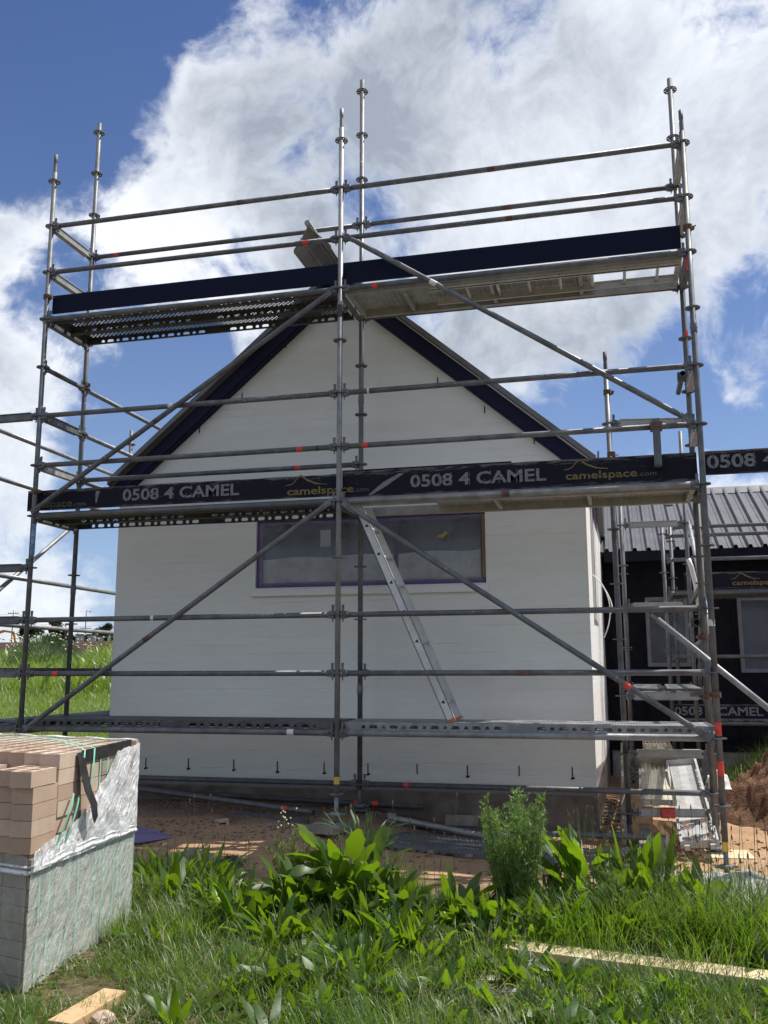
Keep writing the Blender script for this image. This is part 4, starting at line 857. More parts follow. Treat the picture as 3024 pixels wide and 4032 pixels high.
def free_plank(label,a,ex,ey,L,w,mat,perf=True,name='steel_plank',th=.06):
    a=V(a); ex=V(ex).normalized(); ey=V(ey); ey=(ey-ex*ey.dot(ex)).normalized(); ez=ex.cross(ey)
    fn=lambda x,y,z: tuple(a+ex*x+ey*y+ez*z)
    if perf: o=steel_plank(None,(0,0),(L,0),0,w,mat,name,True,True,th,fn)
    else:
        m=MB(); n=7; prof=[]
        for i in range(n):
            y=-w/2+w*i/n; s=w/n; prof+=[(y,0),(y+s*.55,0),(y+s*.62,-.010),(y+s*.93,-.010)]
        prof.append((w/2,0)); vs=[]
        for y,z in prof: vs+=[fn(0,y,z),fn(L,y,z)]
        m.add(vs,[(2*i,2*i+1,2*i+3,2*i+2) for i in range(len(prof)-1)])
        for y in (-w/2,w/2): m.quad(fn(0,y,-th),fn(L,y,-th),fn(L,y,0),fn(0,y,0))
        m.quad(fn(0,-w/2,-th),fn(0,w/2,-th),fn(0,w/2,-.012),fn(0,-w/2,-.012)); m.quad(fn(L,-w/2,-th),fn(L,w/2,-th),fn(L,w/2,-.012),fn(L,-w/2,-.012))
        for y in (-w*.33,w*.33): m.obox(fn(-.02,y,-.03),ex*.022,ey*.02,ez*.014)
        o=m.build(name,mat,None)
    # move origin to the plank's near end
    r=tuple(a); o.data.transform(Matrix.Translation(-V(r))); o.location=r; ROOT[o.name]=r
    return tag(o,label,'plank',group='loose planks beside the house')
m_galv('worn_plank',(.40,.37,.30),(.58,.54,.45),(.16,.14,.11),.7,.1)
free_plank('white perforated steel plank propped on edge, leaning to the right beside the ribbed planks',(5.99,.42,-.885),(.02,2.05,.42),(1,0,.10),2.2,.30,'white_steel')
free_plank('weathered ribbed plank lying on the low transom, nearer of the two ribbed planks',(5.70,.93,-.645),(.045,2.0,.16),(1,0,0),2.1,.31,'worn_plank',False)
free_plank('short weathered ribbed plank stacked on the far end of the other ribbed plank',(5.80,2.75,-.38),(.02,1.5,.05),(1,0,0),1.3,.30,'worn_plank',False)
free_plank('perforated steel plank lying flat on the dirt in front of the wall',(3.25,.20,-.825),(1.5,-.12,-.06),(0,1,0),2.0,.34,'galvanised_steel',True)
free_plank('perforated steel plank lying flat just in front of another on the dirt',(3.32,-.14,-.83),(1.5,-.12,-.06),(0,1,0),2.0,.22,'galvanised_steel',True)
def frame_bit():
    t=thing('metal_frame','grey alloy frame with cross bars half buried in the dirt under the slanting tube','frame',(2.0,.3,-.8))
    m=MB(); m.bar((1.95,.42,-.76),(2.75,.22,-.78),.02,.07); m.build('side_rail','dull_steel',t)
    for s in (.2,.65): m=MB(); p=V((1.95,.42,-.77)).lerp(V((2.75,.22,-.79)),s); m.bar(p,p+V((-.06,-.20,-.02)),.03,.015); m.build('cross_bar','aluminium',t)
frame_bit()
# leaning timbers, offcuts and broken blocks by the corner
def offcut(label,p,q,w,h,mat,name='timber_offcut'):
    m=MB(); m.bar(p,q,w,h); o=m.build(name,mat,None,org=tuple(p),bevel=.003); return tag(o,label,'timber',group='offcuts of timber lying about')
offcut('timber post leaning against the side wall behind the corner',(5.40,.62,-.95),(5.43,1.7,-.2),.04,.09,'dirty_board')
offcut('square timber lying end-on between the two right-hand standards',(5.56,.30,-.93),(5.58,1.1,-.86),.09,.09,'dirty_board')
offcut('brown offcut on the ground in front of the side wall corner',(5.22,.36,-.93),(5.45,.33,-.92),.10,.05,'dirty_board')
offcut('short chunk of timber beside the corner base',(5.38,.24,-.95),(5.50,.26,-.95),.09,.09,'dirty_board')
offcut('upright block at the near end of the plank stack',(5.70,.16,-.97),(5.72,.26,-.80),.10,.07,'dirty_board')
offcut('thin board in front of the wall beside the tube end',(3.85,.80,-.80),(4.15,.80,-.80),.03,.09,'dirty_board')
offcut('rough timber offcut lying in the bare dirt at bottom left',(3.175,-4.15,-.885),(3.21,-3.78,-.875),.115,.045,'raw_timber')
# long plank in the grass
m=MB(); m.bar((4.80,-2.745,-.858),(6.6,-3.05,-.862),.155,.038); o=m.build('timber_plank','pale_timber',None,org=(4.8,-2.74,-.86),bevel=.003); tag(o,'long pale sawn plank lying in the grass at bottom right','plank')
def stones(n,fx,fy,s0,s1,mat,name,label,cat,kind=None):
    m=MB()
    for i in range(n):
        x=fx(); y=fy(x); s=random.uniform(s0,s1); z=float(gz(x,y)); a=random.uniform(0,6.3); vs=[]; 
        base=[(-1,-1,-1),(1,-1,-1),(1,1,-1),(-1,1,-1),(-1,-1,1),(1,-1,1),(1,1,1),(-1,1,1)]
        for p in base:
            q=V(p)*s*random.uniform(.5,.95); q.z*=.5; q.x,q.y=q.x*math.cos(a)-q.y*math.sin(a),q.x*math.sin(a)+q.y*math.cos(a); vs.append(V((x,y,z+s*.15))+q)
        m.add(vs,[(0,3,2,1),(4,5,6,7),(0,1,5,4),(1,2,6,5),(2,3,7,6),(3,0,4,7)])
    o=m.build(name,mat,None); return tag(o,None,None,kind='stuff') if kind else tag(o,label,cat)
U=random.uniform
o=stones(2600,lambda:U(.3,5.2),lambda x:U(-.3,1.05) if random.random()<.8 else U(-1.2,.5),.004,.016,'stone_grey','gravel','','',True); tag(o,'loose gravel and mortar crumbs on the dirt in front of the wall','gravel')
o=stones(500,lambda:U(5.0,7.5),lambda x:U(-.9,1.6),.004,.018,'clay_heap','clay_crumbs','','',True); tag(o,'crumbs of orange clay on the sunlit ground at right','soil')
o=stones(160,lambda:U(5.22,5.42),lambda x:U(.9,3.5),.012,.04,'stone_grey','rubble_strip','','',True); tag(o,'broken mortar and stones at the foot of the side wall','rubble')
def rock(name,label,cat,c,s,mat,sq=.6,seed=0,group=None):
    rr=random.Random(seed); bm_v=[]; m=MB(); n=10; k=7
    for i in range(k):
        th=math.pi*i/(k-1)
        for j in range(n):
            ph=2*math.pi*j/n; r=1+.35*float(vnoise(3*math.cos(ph)*math.sin(th)+seed*3.3+9,3*math.sin(ph)*math.sin(th)+2*math.cos(th)+seed))-.2
            bm_v.append((c[0]+s*r*math.sin(th)*math.cos(ph),c[1]+s*r*math.sin(th)*math.sin(ph),c[2]+s*sq*r*math.cos(th)))
    fs=[(i*n+j,i*n+(j+1)%n,(i+1)*n+(j+1)%n,(i+1)*n+j) for i in range(k-1) for j in range(n)]
    m.add(bm_v,fs); o=m.build(name,mat,None,org=tuple(c)); return tag(o,label,cat,group)
rock('broken_brick','jagged piece of orange brick in the dirt at the bottom left','brick',(3.30,-4.03,-.885),.05,'clay_brick',.7,3)
rock('stone','small stone in front of the two flat steel planks, left one','stone',(3.95,-.40,-.86),.03,'stone_grey',.7,5,'small stones on the dirt'); rock('stone','small stone in front of the two flat steel planks, right one','stone',(4.25,-.42,-.87),.035,'stone_grey',.5,6,'small stones on the dirt')
rock('stone','round stone on the dirt between the broken brick and the timber pad','stone',(2.45,.02,-.83),.03,'stone_grey',.7,8,'small stones on the dirt')
def hollow_brick():
    m=MB(); c=V((2.0,.1,-.80)); a=.5; ex=V((math.cos(a),math.sin(a),.1)).normalized(); ey=V((-math.sin(a),math.cos(a),0)); ez=ex.cross(ey)
    for i,j,w,h in ((-1,0,.012,.04),(1,0,.012,.04),(0,-1,.055,.010),(0,1,.055,.010)): m.obox(c+ex*(i*.045)+ez*(j*.032),ex*w,ey*.045,ez*h)
    o=m.build('hollow_brick','clay_brick',None,org=tuple(c)); tag(o,'broken hollow brick lying alone on the shaded dirt','brick')
hollow_brick()
m=MB(); m.add([(1.15,-.05,-.80),(1.80,-.22,-.845),(1.55,-.55,-.86),(1.0,-.5,-.84),(1.15,-.05,-.803),(1.80,-.22,-.848),(1.55,-.55,-.863),(1.0,-.5,-.843)],[(0,3,2,1),(4,5,6,7),(0,1,5,4),(1,2,6,5),(2,3,7,6),(3,0,4,7)])
o=m.build('plastic_sheet','purple_sheet',None,org=(1.4,-.3,-.84)); tag(o,'flat purple sheet lying on the dirt beside the brick pack','sheet')
def crumple(name,label,cat,c,s,mat,seed,flat=.6):
    m=MB(); n=18; vs=[]
    for i in range(n+1):
        for j in range(n+1):
            x=(i/n-.5)*2; y=(j/n-.5)*2; h=max(0,1-(x*x+y*y))**.5; z=flat*h*(.5+1.3*float(vnoise(x*4+seed*7+20,y*4+seed)))
            vs.append((c[0]+x*s,c[1]+y*s*.8,c[2]+z*s))
    m.add(vs,[(i*(n+1)+j,(i+1)*(n+1)+j,(i+1)*(n+1)+j+1,i*(n+1)+j+1) for i in range(n) for j in range(n)],True)
    o=m.build(name,mat,None,org=tuple(c)); return tag(o,label,cat)
crumple('rag','crumpled dark rag in the grass in front of the sunlit patch of dirt','rag',(2.60,-1.10,-.91),.10,'black_plastic',4,.7)
crumple('paper_sack','flat grey sack half hidden in the grass left of the rag','sack',(2.33,-1.18,-.89),.22,'dirty_board',9,.35)
crumple('plastic_bottle_bag','white plastic bag caught behind the right standards beside the clay heap','bag',(6.32,2.2,-.62),.12,'white_plastic',6,1.0)
m=MB(); m.path([(5.2,-3.66,-.90),(5.4,-3.62,-.885),(5.6,-3.64,-.885),(5.9,-3.60,-.90)],.016,10); o=m.build('hose','black_plastic',None,org=(5.2,-3.7,-.86)); tag(o,'dark hose lying in the grass at the bottom right','hose')
# soil heap and concrete rubble
def heap(name,label,cat,cx,cy,rx,ry,h,mat,seed,nz,step=.04,rough=.12,power=1.0,group=None):
    xs=np.arange(cx-rx,cx+rx+step,step); ys=np.arange(cy-ry,cy+ry+step,step); gx,gy=np.meshgrid(xs,ys); r=np.sqrt(((gx-cx)/rx)**2+((gy-cy)/ry)**2)+.18*fbm(gx*1.7+seed,gy*1.7,3)
    p=np.clip(1-r,0,1)**power; z=gz(gx,gy)-.06+h*p*(1+0*r)+(rough*fbm(gx*nz+seed,gy*nz,4)+rough*.5*fbm(gx*nz*4,gy*nz*4+seed,3))*np.clip(p*5,0,1)-.05*(p<=0)
    v=np.stack([gx,gy,z],-1).reshape(-1,3); nx=len(xs); ny=len(ys); i=(np.arange(ny-1)[:,None]*nx+np.arange(nx-1)[None]).ravel(); f=np.stack([i,i+1,i+1+nx,i+nx],-1); keep=(p.ravel()[f].max(1)>0); 
    o=npobj(name,v,f[keep],mat,None,True,(cx,cy,float(gz(cx,cy)))); tag(o,label,cat,group); return o
heap('soil_heap','heap of red clay soil between the right standards and the black house','soil heap',8.35,3.1,2.1,1.7,1.45,'clay_heap',5,5.0,.03,.42,.8)
heap('concrete_rubble','lumpy grey pile of spilled concrete in front of the right base','rubble',6.15,-.75,.95,.52,.20,'grey_concrete',2,5,.02,.12,.6)
heap('concrete_rubble','small patch of broken white concrete in the grass at bottom centre','rubble',4.78,-3.25,.30,.20,.06,'grey_concrete',8,9,.012,.07,.5)
# ---------------- brick pack ----------------
BP=thing('brick_pack','pack of clay bricks torn out of its clear wrap, with green straps, at the left','brick pack',(2.74,-3.77,-.93))
def brick_pack():
    N=V((2.74,-3.77,0)); u=V((-.09,.996,0)).normalized(); v=V((-.968,.25,0)).normalized(); zb=-.94; hc=.0755; n=14; zt=zb+n*hc  # .117
    U_,W_=1.13,1.55
    P=lambda a,b,z: N+u*a+v*b+V((0,0,z))
    # brick meshes: long axis X (.226), width Y (.108), height Z (.072), 10 cores through
    def bmesh_brick(holes):
        m=MB(); L,Wd,Hh=.226,.107,.0725
        m.add([(0,0,0),(L,0,0),(L,Wd,0),(0,Wd,0)],[(0,3,2,1)])
        for a,b in (((0,0),(L,0)),((L,0),(L,Wd)),((L,Wd),(0,Wd)),((0,Wd),(0,0))): m.quad((a[0],a[1],0),(b[0],b[1],0),(b[0],b[1],Hh),(a[0],a[1],Hh))
        if not holes: m.quad((0,0,Hh),(L,0,Hh),(L,Wd,Hh),(0,Wd,Hh)); return m
        nx,ny=3,1; cx=L/nx; cy=Wd/ny; hx,hy=.027,.036
        for i in range(nx):
            for j in range(ny):
                x0,y0=i*cx,j*cy; mx,my=x0+cx/2,y0+cy/2; ring=[(mx+hx*math.cos(t),my+hy*math.sin(t)) for t in [math.pi/4+math.pi*k/4 for k in range(8)]]
                cor=[(x0+cx,y0+cy),(x0,y0+cy),(x0,y0),(x0+cx,y0)]; vs=[(a,b,Hh) for a,b in ring]+[(a,b,Hh) for a,b in cor]+[(a,b,Hh-.071) for a,b in ring]; fs=[]
                for k in range(4): fs+= [(2*k,8+k,(2*k+1)%8),((2*k+1)%8,8+k,8+(k+1)%4,(2*k+2)%8)]
                for k in range(8): fs.append((k,(k+1)%8,12+(k+1)%8,12+k))
                fs.append(tuple(range(12,20))); m.add(vs,fs)
        return m
    BH=bmesh_brick(True).mesh('brick'); BH.materials.append(MT['clay_brick']); BS=bmesh_brick(False).mesh('brick_solid'); BS.materials.append(MT['clay_brick'])
    ang=math.atan2(u.y,u.x); angv=math.atan2(v.y,v.x)
    def brick(a,b,z,holes=True,turn=0,jx=0,ja=0,face=0):
        p=P(a,b,z); o=link('brick',BH if holes else BS,None,BP,tuple(p-V(root_of(BP)))); o.rotation_euler=(0,0,(ang if not turn else angv-math.pi/2+math.pi/2)+ja); return o
    cnt=0
    # top course (long side along u), shifting a little; the near rows sit one course lower
    zT=zt-hc
    nb=14
    for r in range(5):
        for c in range(nb):
            if r==0: continue
            z=zT; brick(r*.2275+U(-.002,.002),c*.1115+.1105*0+U(-.001,.001),z,True,0,0,U(-.012,.012)); cnt+=1
    for c in range(nb):   # lowered jumbled near row
        if c in (2,): continue
        brick(-.005+U(-.012,.012)-(.02 if c in (0,1) else 0),c*.1115+U(-.004,.004),zT-.058 if c<7 else zT-.05,True,0,0,U(-.04,.04))
    # exposed corner courses
    for k in range(1,5):
        z=zT-.058-k*(hc-.0005)
        for c in range(4):
            if k>3 and c>1: continue
            brick(-.002+U(-.004,.004),c*.1115+U(-.002,.002),z,False,0,0,U(-.012,.012)); cnt+=1
        for r in range(1,4):
            if r*.2275<.25+(5-k)*.19: brick(r*.2275+U(-.004,.002),U(-.004,.006),zT-k*hc,False,0,0,U(-.01,.01)); cnt+=1
    # wrapped body of the pack
    m=MB(); e=.012
    a=[P(.23,e,zb),P(U_+.005,e,zb),P(U_+.005,W_,zb),P(.23,W_,zb)]; t=[p+V((0,0,zT-zb-.004)) for p in a]
    m.add(a+t,[(0,3,2,1),(4,5,6,7),(0,1,5,4),(1,2,6,5),(2,3,7,6),(3,0,4,7)])
    zl=zT-.058-4*hc
    a=[P(e,e,zb),P(.235,e,zb),P(.235,W_,zb),P(e,W_,zb)]; t=[p+V((0,0,zl-.001-zb)) for p in a]; m.add(a+t,[(0,3,2,1),(4,5,6,7),(0,1,5,4),(1,2,6,5),(2,3,7,6),(3,0,4,7)])
    a=[P(.02,.46,zl),P(.235,.46,zl),P(.235,W_,zl),P(.02,W_,zl)]; t=[p+V((0,0,4*hc-.004)) for p in a]; m.add(a+t,[(4,5,6,7),(0,1,5,4),(1,2,6,5),(2,3,7,6),(3,0,4,7)])
    m.build('wrapped_bricks','wrapped_brick',BP)
    # individual edges of the wrapped courses, seen through the film on the right face
    m=MB()
    for k in range(n):
        z=zb+k*hc
        if z<zT-.06: pass
        for j in range(5):
            a0=.003+j*.2275; 
            if z+hc>zl and a0<.25+(13-k)*.0+.35*(1 if k>9 else 0): continue
            if k>=n-1: continue
            off=U(-.004,.005); c=P(a0+.113,.004+off,z+.0365); m.obox(c,u*.111,v*.008,V((0,0,.0355)))
    m.build('wrapped_course','wrapped_brick',BP)
    # stretch wrap over the right face: below a diagonal torn edge, bulged and creased
    def wrap(name,mat,edge,a0,a1,zlo,off,na,nz,amp,seed=0,bottom=None,fr=9):
        vs=[];fs=[]; mm=MB()
        for i in range(na+1):
            a=a0+(a1-a0)*i/na; zh=edge(a); z0=bottom(a) if bottom else zlo
            for j in range(nz+1):
                z=z0+(zh-z0)*j/nz; b=-(off+amp*(.5+float(fbm(a*fr+seed,z*fr+a*3,3)))); vs.append(P(a,b,z))
        for i in range(na):
            for j in range(nz): q=i*(nz+1)+j; fs.append((q,q+nz+1,q+nz+2,q+1))
        mm.add(vs,fs,True); return mm.build(name,mat,BP)
    band=lambda a:-.385+.0*a
    wrap('stretch_wrap','stretch_wrap',lambda a:-.33+.008*math.sin(a*30),-.004,U_+.008,zb+.01,.008,60,40,.008)
    def tear(a): 
        t=a/U_; return -.31+.03*min(1,a/.1)+.07*t+.31*min(1,max(0,(t-.12)/.62))**2.2
    wrap('torn_wrap','torn_wrap',lambda a:float(tear(a))+.004*math.sin(a*41)+.002*math.sin(a*97),.0,U_+.010,0,.016,110,60,.022,3.3,lambda a:-.39,11)
    # wrap carried over the far top corner and round the near-left face
    mm=MB(); pts=[]
    for i in range(20):
        b=W_*i/19
        for k,(aa,zz) in enumerate(((U_+.012,zT-.1),(U_+.014,zt+.0),(U_-.01,zt+.008),(U_-.07-.02*math.sin(i),zt+.010))): pts.append(P(aa,b-.015,zz+.004*math.sin(i*1.7)))
    mm.add(pts,[(i*4+k,(i+1)*4+k,(i+1)*4+k+1,i*4+k+1) for i in range(19) for k in range(3)],True); mm.build('top_wrap','torn_wrap',BP)
    mm=MB(); vs=[]; na,nz=30,36
    for i in range(na+1):
        b=W_*i/na; zh=-.33+.04*math.sin(b*5)+(.12 if b>.22 else 0)
        for j in range(nz+1): z=zb+.01+(zh-zb-.01)*j/nz; vs.append(P(-.008-.012*(.5+float(fbm(b*7+3,z*7,3))),b,z))
    mm.add(vs,[(i*(nz+1)+j,(i+1)*(nz+1)+j,(i+1)*(nz+1)+j+1,i*(nz+1)+j+1) for i in range(na) for j in range(nz)],True); mm.build('stretch_wrap','stretch_wrap_thin',BP)
    # rope-like rolled bands of film
    for z0,r,zz in ((-.395,.011,0),(-.37,.006,1)):
        mm=MB(); mm.path([P(-.012,W_,z0-.01),P(-.014,.4,z0),P(-.014,.0,z0),P(.02,-.016,z0+.004)]+[P(a,-.020,z0+.012+.012*math.sin(a*3)+.004*math.sin(a*25)) for a in np.linspace(.1,U_+.01,14)],r,8); mm.build('film_band','torn_wrap',BP)
    # green straps down the right face and over the top
    def ribbon(pts,wd,w,mat,name,side):
        mm=MB(); vs=[]
        ws=w if isinstance(w,list) else [w]*len(pts)
        for p,w1 in zip(pts,ws): vs+=[p-wd*w1/2,p+wd*w1/2]
        mm.add(vs,[(2*i,2*i+1,2*i+3,2*i+2) for i in range(len(pts)-1)],True); return mm.build(name,mat,BP)
    for a,top in ((.09,-.33),(.18,-.31),(.37,-.25),(.47,-.2),(.66,zt),(.75,zt),(.88,zt),(.98,zt)):
        pts=[P(a,-.006,zb+.02),P(a+.006,-.007,-.6),P(a,-.007,-.35),P(a+.004,-.008,min(top,zt-.01))]
        if top>=zt: pts+=[P(a,-.004,zt+.003),P(a,.02,zt+.004),P(a,.7,zt+.004),P(a,W_,zt+.004)]
        ribbon(pts,u,.012,'green_strap','strap',0)
    # loose strap loops near the torn corner
    def bez(p0,p1,p2,p3,n=14): return [p0*(1-t)**3+p1*3*t*(1-t)**2+p2*3*t*t*(1-t)+p3*t**3 for t in [i/n for i in range(n+1)]]
    ribbon(bez(P(.20,-.02,-.33),P(.26,-.05,-.2),P(.30,-.06,-.12),P(.36,-.02,-.085)),(u+V((0,0,-.4))).normalized(),.017,'green_strap','loose_strap',0)
    ribbon(bez(P(.28,-.02,-.33),P(.33,-.05,-.22),P(.37,-.05,-.14),P(.42,-.02,-.105)),(u+V((0,0,-.4))).normalized(),.017,'green_strap','loose_strap',0)
    ribbon(bez(P(.45,.75,zt+.01),P(.40,.4,zt+.09),P(.42,.12,zt+.06),P(.47,-.012,zt-.0))+[P(.46,-.016,zt-.09),P(.45,-.016,zt-.16)],u,.017,'green_strap','loose_strap',0)
    ribbon(bez(P(.50,.85,zt+.01),P(.47,.5,zt+.08),P(.52,.14,zt+.05),P(.58,-.012,zt-.0))+[P(.57,-.016,zt-.12),P(.55,-.016,zt-.22)],u,.017,'green_strap','loose_strap',0)
    # black strip: along the top edge and hanging down
    ribbon([P(.45,-.007,zt-.035),P(.6,-.010,zt-.03),P(.85,-.010,zt-.025),P(1.05,-.008,zt-.02)],V((0,0,1)),.066,'black_strip','black_strip',0)
    ribbon([P(.43,-.006,zt-.01),P(.44,-.03,zt-.10),P(.47,-.05,zt-.20),P(.50,-.075,zt-.27),P(.53,-.07,zt-.34),P(.535,-.065,zt-.37)],u,[.075,.08,.08,.075,.06,.01],'black_strip','black_strip',0)
m_film('stretch_wrap_thin',.12,.45,.3,7,.2,(.7,.72,.68))
brick_pack()
# ---------------- vegetation ----------------
def blades(base,az,L,W,th0,curl,seg=4,prof='grass',fold=0,wave=0,rs=RS,twist=None):
    """vectorised arching leaves; returns verts, quads. th0: angle from vertical at the root, curl: extra bend to the tip"""
    N=len(az); t=np.linspace(0,1,seg+1)
    if prof=='grass': w=(1-t**1.6)*.96+.04
    elif prof=='lance': w=np.sin(np.pi*np.clip(t*.93+.05,0,1))**.75*(1-.2*t)+.05*(t<.2)
    elif prof=='dock': w=np.where(t<.14,.09,np.sin(np.pi*np.clip((t-.08)/.92,0,1))**.5*(1.22-.5*t)); w[-1]=.03
    elif prof=='oval': w=np.sin(np.pi*np.clip(t,.02,.98))**.8
    th=th0[:,None]+curl[:,None]*t[None]**1.3; ds=L[:,None]/seg
    r=np.concatenate([np.zeros((N,1)),np.cumsum(np.sin((th[:,1:]+th[:,:-1])/2)*ds,1)],1); z=np.concatenate([np.zeros((N,1)),np.cumsum(np.cos((th[:,1:]+th[:,:-1])/2)*ds,1)],1)
    dx,dy=np.cos(az)[:,None],np.sin(az)[:,None]; cx=base[:,0:1]+dx*r; cy=base[:,1:2]+dy*r; cz=base[:,2:3]+z
    tw=(twist if twist is not None else rs.normal(0,.35 if prof=='grass' else .8,N))[:,None]*t[None]
    # side vector: horizontal perpendicular, rotated about the leaf axis by tw
    nx=-np.cos(th); nz=np.sin(th)   # normal in the (dir,z) plane
    sx=-dy*np.cos(tw)+dx*nx*np.sin(tw); sy=dx*np.cos(tw)+dy*nx*np.sin(tw); sz=nz*np.sin(tw)
    hw=W[:,None]*w[None]/2
    if wave: hw=hw*(1+wave*rs.normal(0,1,(N,seg+1))*(t>.2)); 
    wz=(wave*W[:,None]*.35*rs.normal(0,1,(N,seg+1))) if wave else 0
    if fold:
        l=np.stack([cx-sx*hw+0*cx,cy-sy*hw,cz-sz*hw+wz],-1); c=np.stack([cx-dx*nx*fold*hw*-1,cy-dy*nx*fold*hw*-1,cz-np.sin(th)*fold*hw],-1); r_=np.stack([cx+sx*hw,cy+sy*hw,cz+sz*hw-wz],-1)
        v=np.stack([l,c,r_],2).reshape(N,-1,3); k=3
    else:
        l=np.stack([cx-sx*hw,cy-sy*hw,cz-sz*hw],-1); r_=np.stack([cx+sx*hw,cy+sy*hw,cz+sz*hw],-1); v=np.stack([l,r_],2).reshape(N,-1,3); k=2
    q=[]
    for i in range(seg):
        for j in range(k-1): a=i*k+j; q.append((a,a+1,a+1+k,a+k))
    q=np.array(q); f=(q[None]+(np.arange(N)*(seg+1)*k)[:,None,None]).reshape(-1,4); return v.reshape(-1,3),f
def join(parts):
    vs=[];fs=[];o=0
    for v,f in parts: vs.append(v); fs.append(f+o); o+=len(v)
    return np.concatenate(vs),np.concatenate(fs)
def cloudpts(n,fn):
    """rejection sample points where fn(x,y) gives the keep probability; fn carries its own box"""
    x0,x1,y0,y1,f=fn; x=RS.uniform(x0,x1,n); y=RS.uniform(y0,y1,n); k=RS.rand(n)<f(x,y); return x[k],y[k]
def edge_y(x): return -1.75+.25*np.sin(x*2.1)+.35*fbm(x*1.3+5,x*0+3)*2 + .45*(x<2.6) + .25*((x>4.9)&(x<5.6))
def bare(x,y):
    b=np.zeros_like(x)
    for cx,cy,rx,ry in ((3.02,-3.72,.30,.30),(4.78,-3.25,.26,.18),(3.25,-4.1,.28,.15),(3.75,-3.75,.25,.12),(5.0,-3.95,.3,.12)): b=np.maximum(b,np.clip(1.6-1.6*np.sqrt(((x-cx)/rx)**2+((y-cy)/ry)**2),0,1))
    ins=((x<2.78)&(x>1.0)&(y>-3.85-(x-2.74)*.26)&(y<-2.55))
    return np.maximum(b,ins)
def grass():
    parts=[]
    # short turf
    x,y=cloudpts(210000,(1.6,8.0,-5.2,-1.0,lambda x,y:(1-bare(x,y))*(y<edge_y(x))*np.clip(.45+3.2*fbm(x*2.0,y*2.0),.12,1)*(x>2.0+(-y-3.9)*.4)))
    n=len(x); h=.045+.125*np.clip(fbm(x*1.1+9,y*1.1)*1.6+.5,0,1)**1.2+RS.uniform(0,.06,n)
    parts.append(blades(np.stack([x,y,gz(x,y)-.01],-1),RS.uniform(0,6.283,n),h,RS.uniform(.0025,.0055,n),RS.uniform(.1,.7,n),RS.uniform(.3,1.6,n),3))
    # long tufts
    def tuft(cx,cy,n,R,h0,h1,w0=.003,w1=.007,lean=0):
        a=RS.uniform(0,6.283,n); r=R*np.sqrt(RS.rand(n)); x=cx+r*np.cos(a); y=cy+r*np.sin(a)
        return blades(np.stack([x,y,gz(x,y)-.01],-1),a+RS.normal(0,.7,n),RS.uniform(h0,h1,n),RS.uniform(w0,w1,n),RS.uniform(.02,.35,n)+r/R*.25,RS.uniform(.3,1.5,n),6)
    T=[(5.2,-2.5,160,0.2,0.144,0.293),(5.7,-2.6,160,0.2,0.144,0.293),(5.6,-3.1,220,0.3,0.12,0.268),(4.7,-2.9,200,0.2,0.144,0.293),(3.3,-3.3,260,0.3,0.12,0.244),(3.6,-3.5,260,0.3,0.12,0.244),(4.1,-3.55,260,0.3,0.12,0.244),(4.6,-3.8,260,0.3,0.12,0.244),(5.1,-4.0,220,0.3,0.12,0.244),(3.05,-2.75,500,0.26,0.149,0.272),(2.95,-2.45,400,0.24,0.149,0.257),(2.75,-2.9,300,0.12,0.112,0.227),(3.35,-2.5,350,0.25,0.149,0.257),(3.5,-2.2,300,0.22,0.149,0.303),(3.9,-2.7,350,0.2,0.149,0.288),(4.3,-2.45,300,0.2,0.149,0.257),(3.62,-3.0,300,0.25,0.112,0.227),(5.55,-2.25,700,0.3,0.288,0.508),(5.85,-2.2,700,0.3,0.288,0.508),(6.1,-2.4,600,0.3,0.24,0.488),(5.3,-2.5,500,0.28,0.24,0.439),(5.75,-2.55,500,0.3,0.192,0.41),(6.3,-2.0,500,0.3,0.24,0.488),(5.1,-2.35,300,0.2,0.192,0.41),(6.0,-1.8,300,0.25,0.192,0.439),(4.9,-2.65,300,0.22,0.112,0.242),(5.35,-3.15,350,0.35,0.115,0.234),(5.8,-3.3,350,0.35,0.115,0.234),(4.3,-3.3,350,0.3,0.089,0.189),(4.6,-3.0,300,0.3,0.089,0.189),(2.9,-4.2,160,0.15,0.074,0.166),(2.5,-4.0,180,0.12,0.112,0.227),(2.35,-3.95,150,0.12,0.112,0.227),(5.6,-3.7,300,0.3,0.096,0.195),(5.2,-3.6,250,0.25,0.096,0.195),(3.9,-3.7,250,0.3,0.06,0.151),(2.35,-1.9,300,0.25,0.149,0.272),(2.2,-1.45,250,0.25,0.149,0.272),(2.65,-2.1,300,0.25,0.149,0.272),(2.5,-2.45,300,0.15,0.149,0.288),(4.0,-1.95,250,0.2,0.186,0.378),(3.85,-1.7,200,0.15,0.223,0.378)]
    for t in T: parts.append(tuft(*t))
    v,f=join(parts); o=npobj('grass',v,f,'grass_blade',None,True); tag(o,'green grass and longer tufts growing between the weeds in the foreground','grass',kind='stuff')
    # thin flowering stems with dark heads
    n=170; x=RS.uniform(5.0,6.7,n); y=RS.uniform(-2.6,-1.5,n); x2=RS.uniform(2.2,4.6,40); y2=RS.uniform(-2.9,-1.5,40); x=np.r_[x,x2]; y=np.r_[y,y2]; n=len(x)
    m=MB(); 
    for i in range(n):
        h=U(.35,.62); p=V((x[i],y[i],float(gz(x[i],y[i])))); q=p+V((U(-.06,.06),U(-.06,.06),h)); mid=(p+q)/2+V((U(-.02,.02),U(-.02,.02),0)); m.cm=0; m.path([p,mid,q],.0013,3,False); m.cm=1; d=(q-mid).normalized(); m.path([q,q+d*.008,q+d*.025,q+d*.034],[.001,.0042,.0036,.0008],5,False)
    o=m.build('seed_stalks',['stem_green','seed_head'],None); tag(o,'thin grass stalks with small dark seed heads rising above the weeds','seed stalks',kind='stuff')
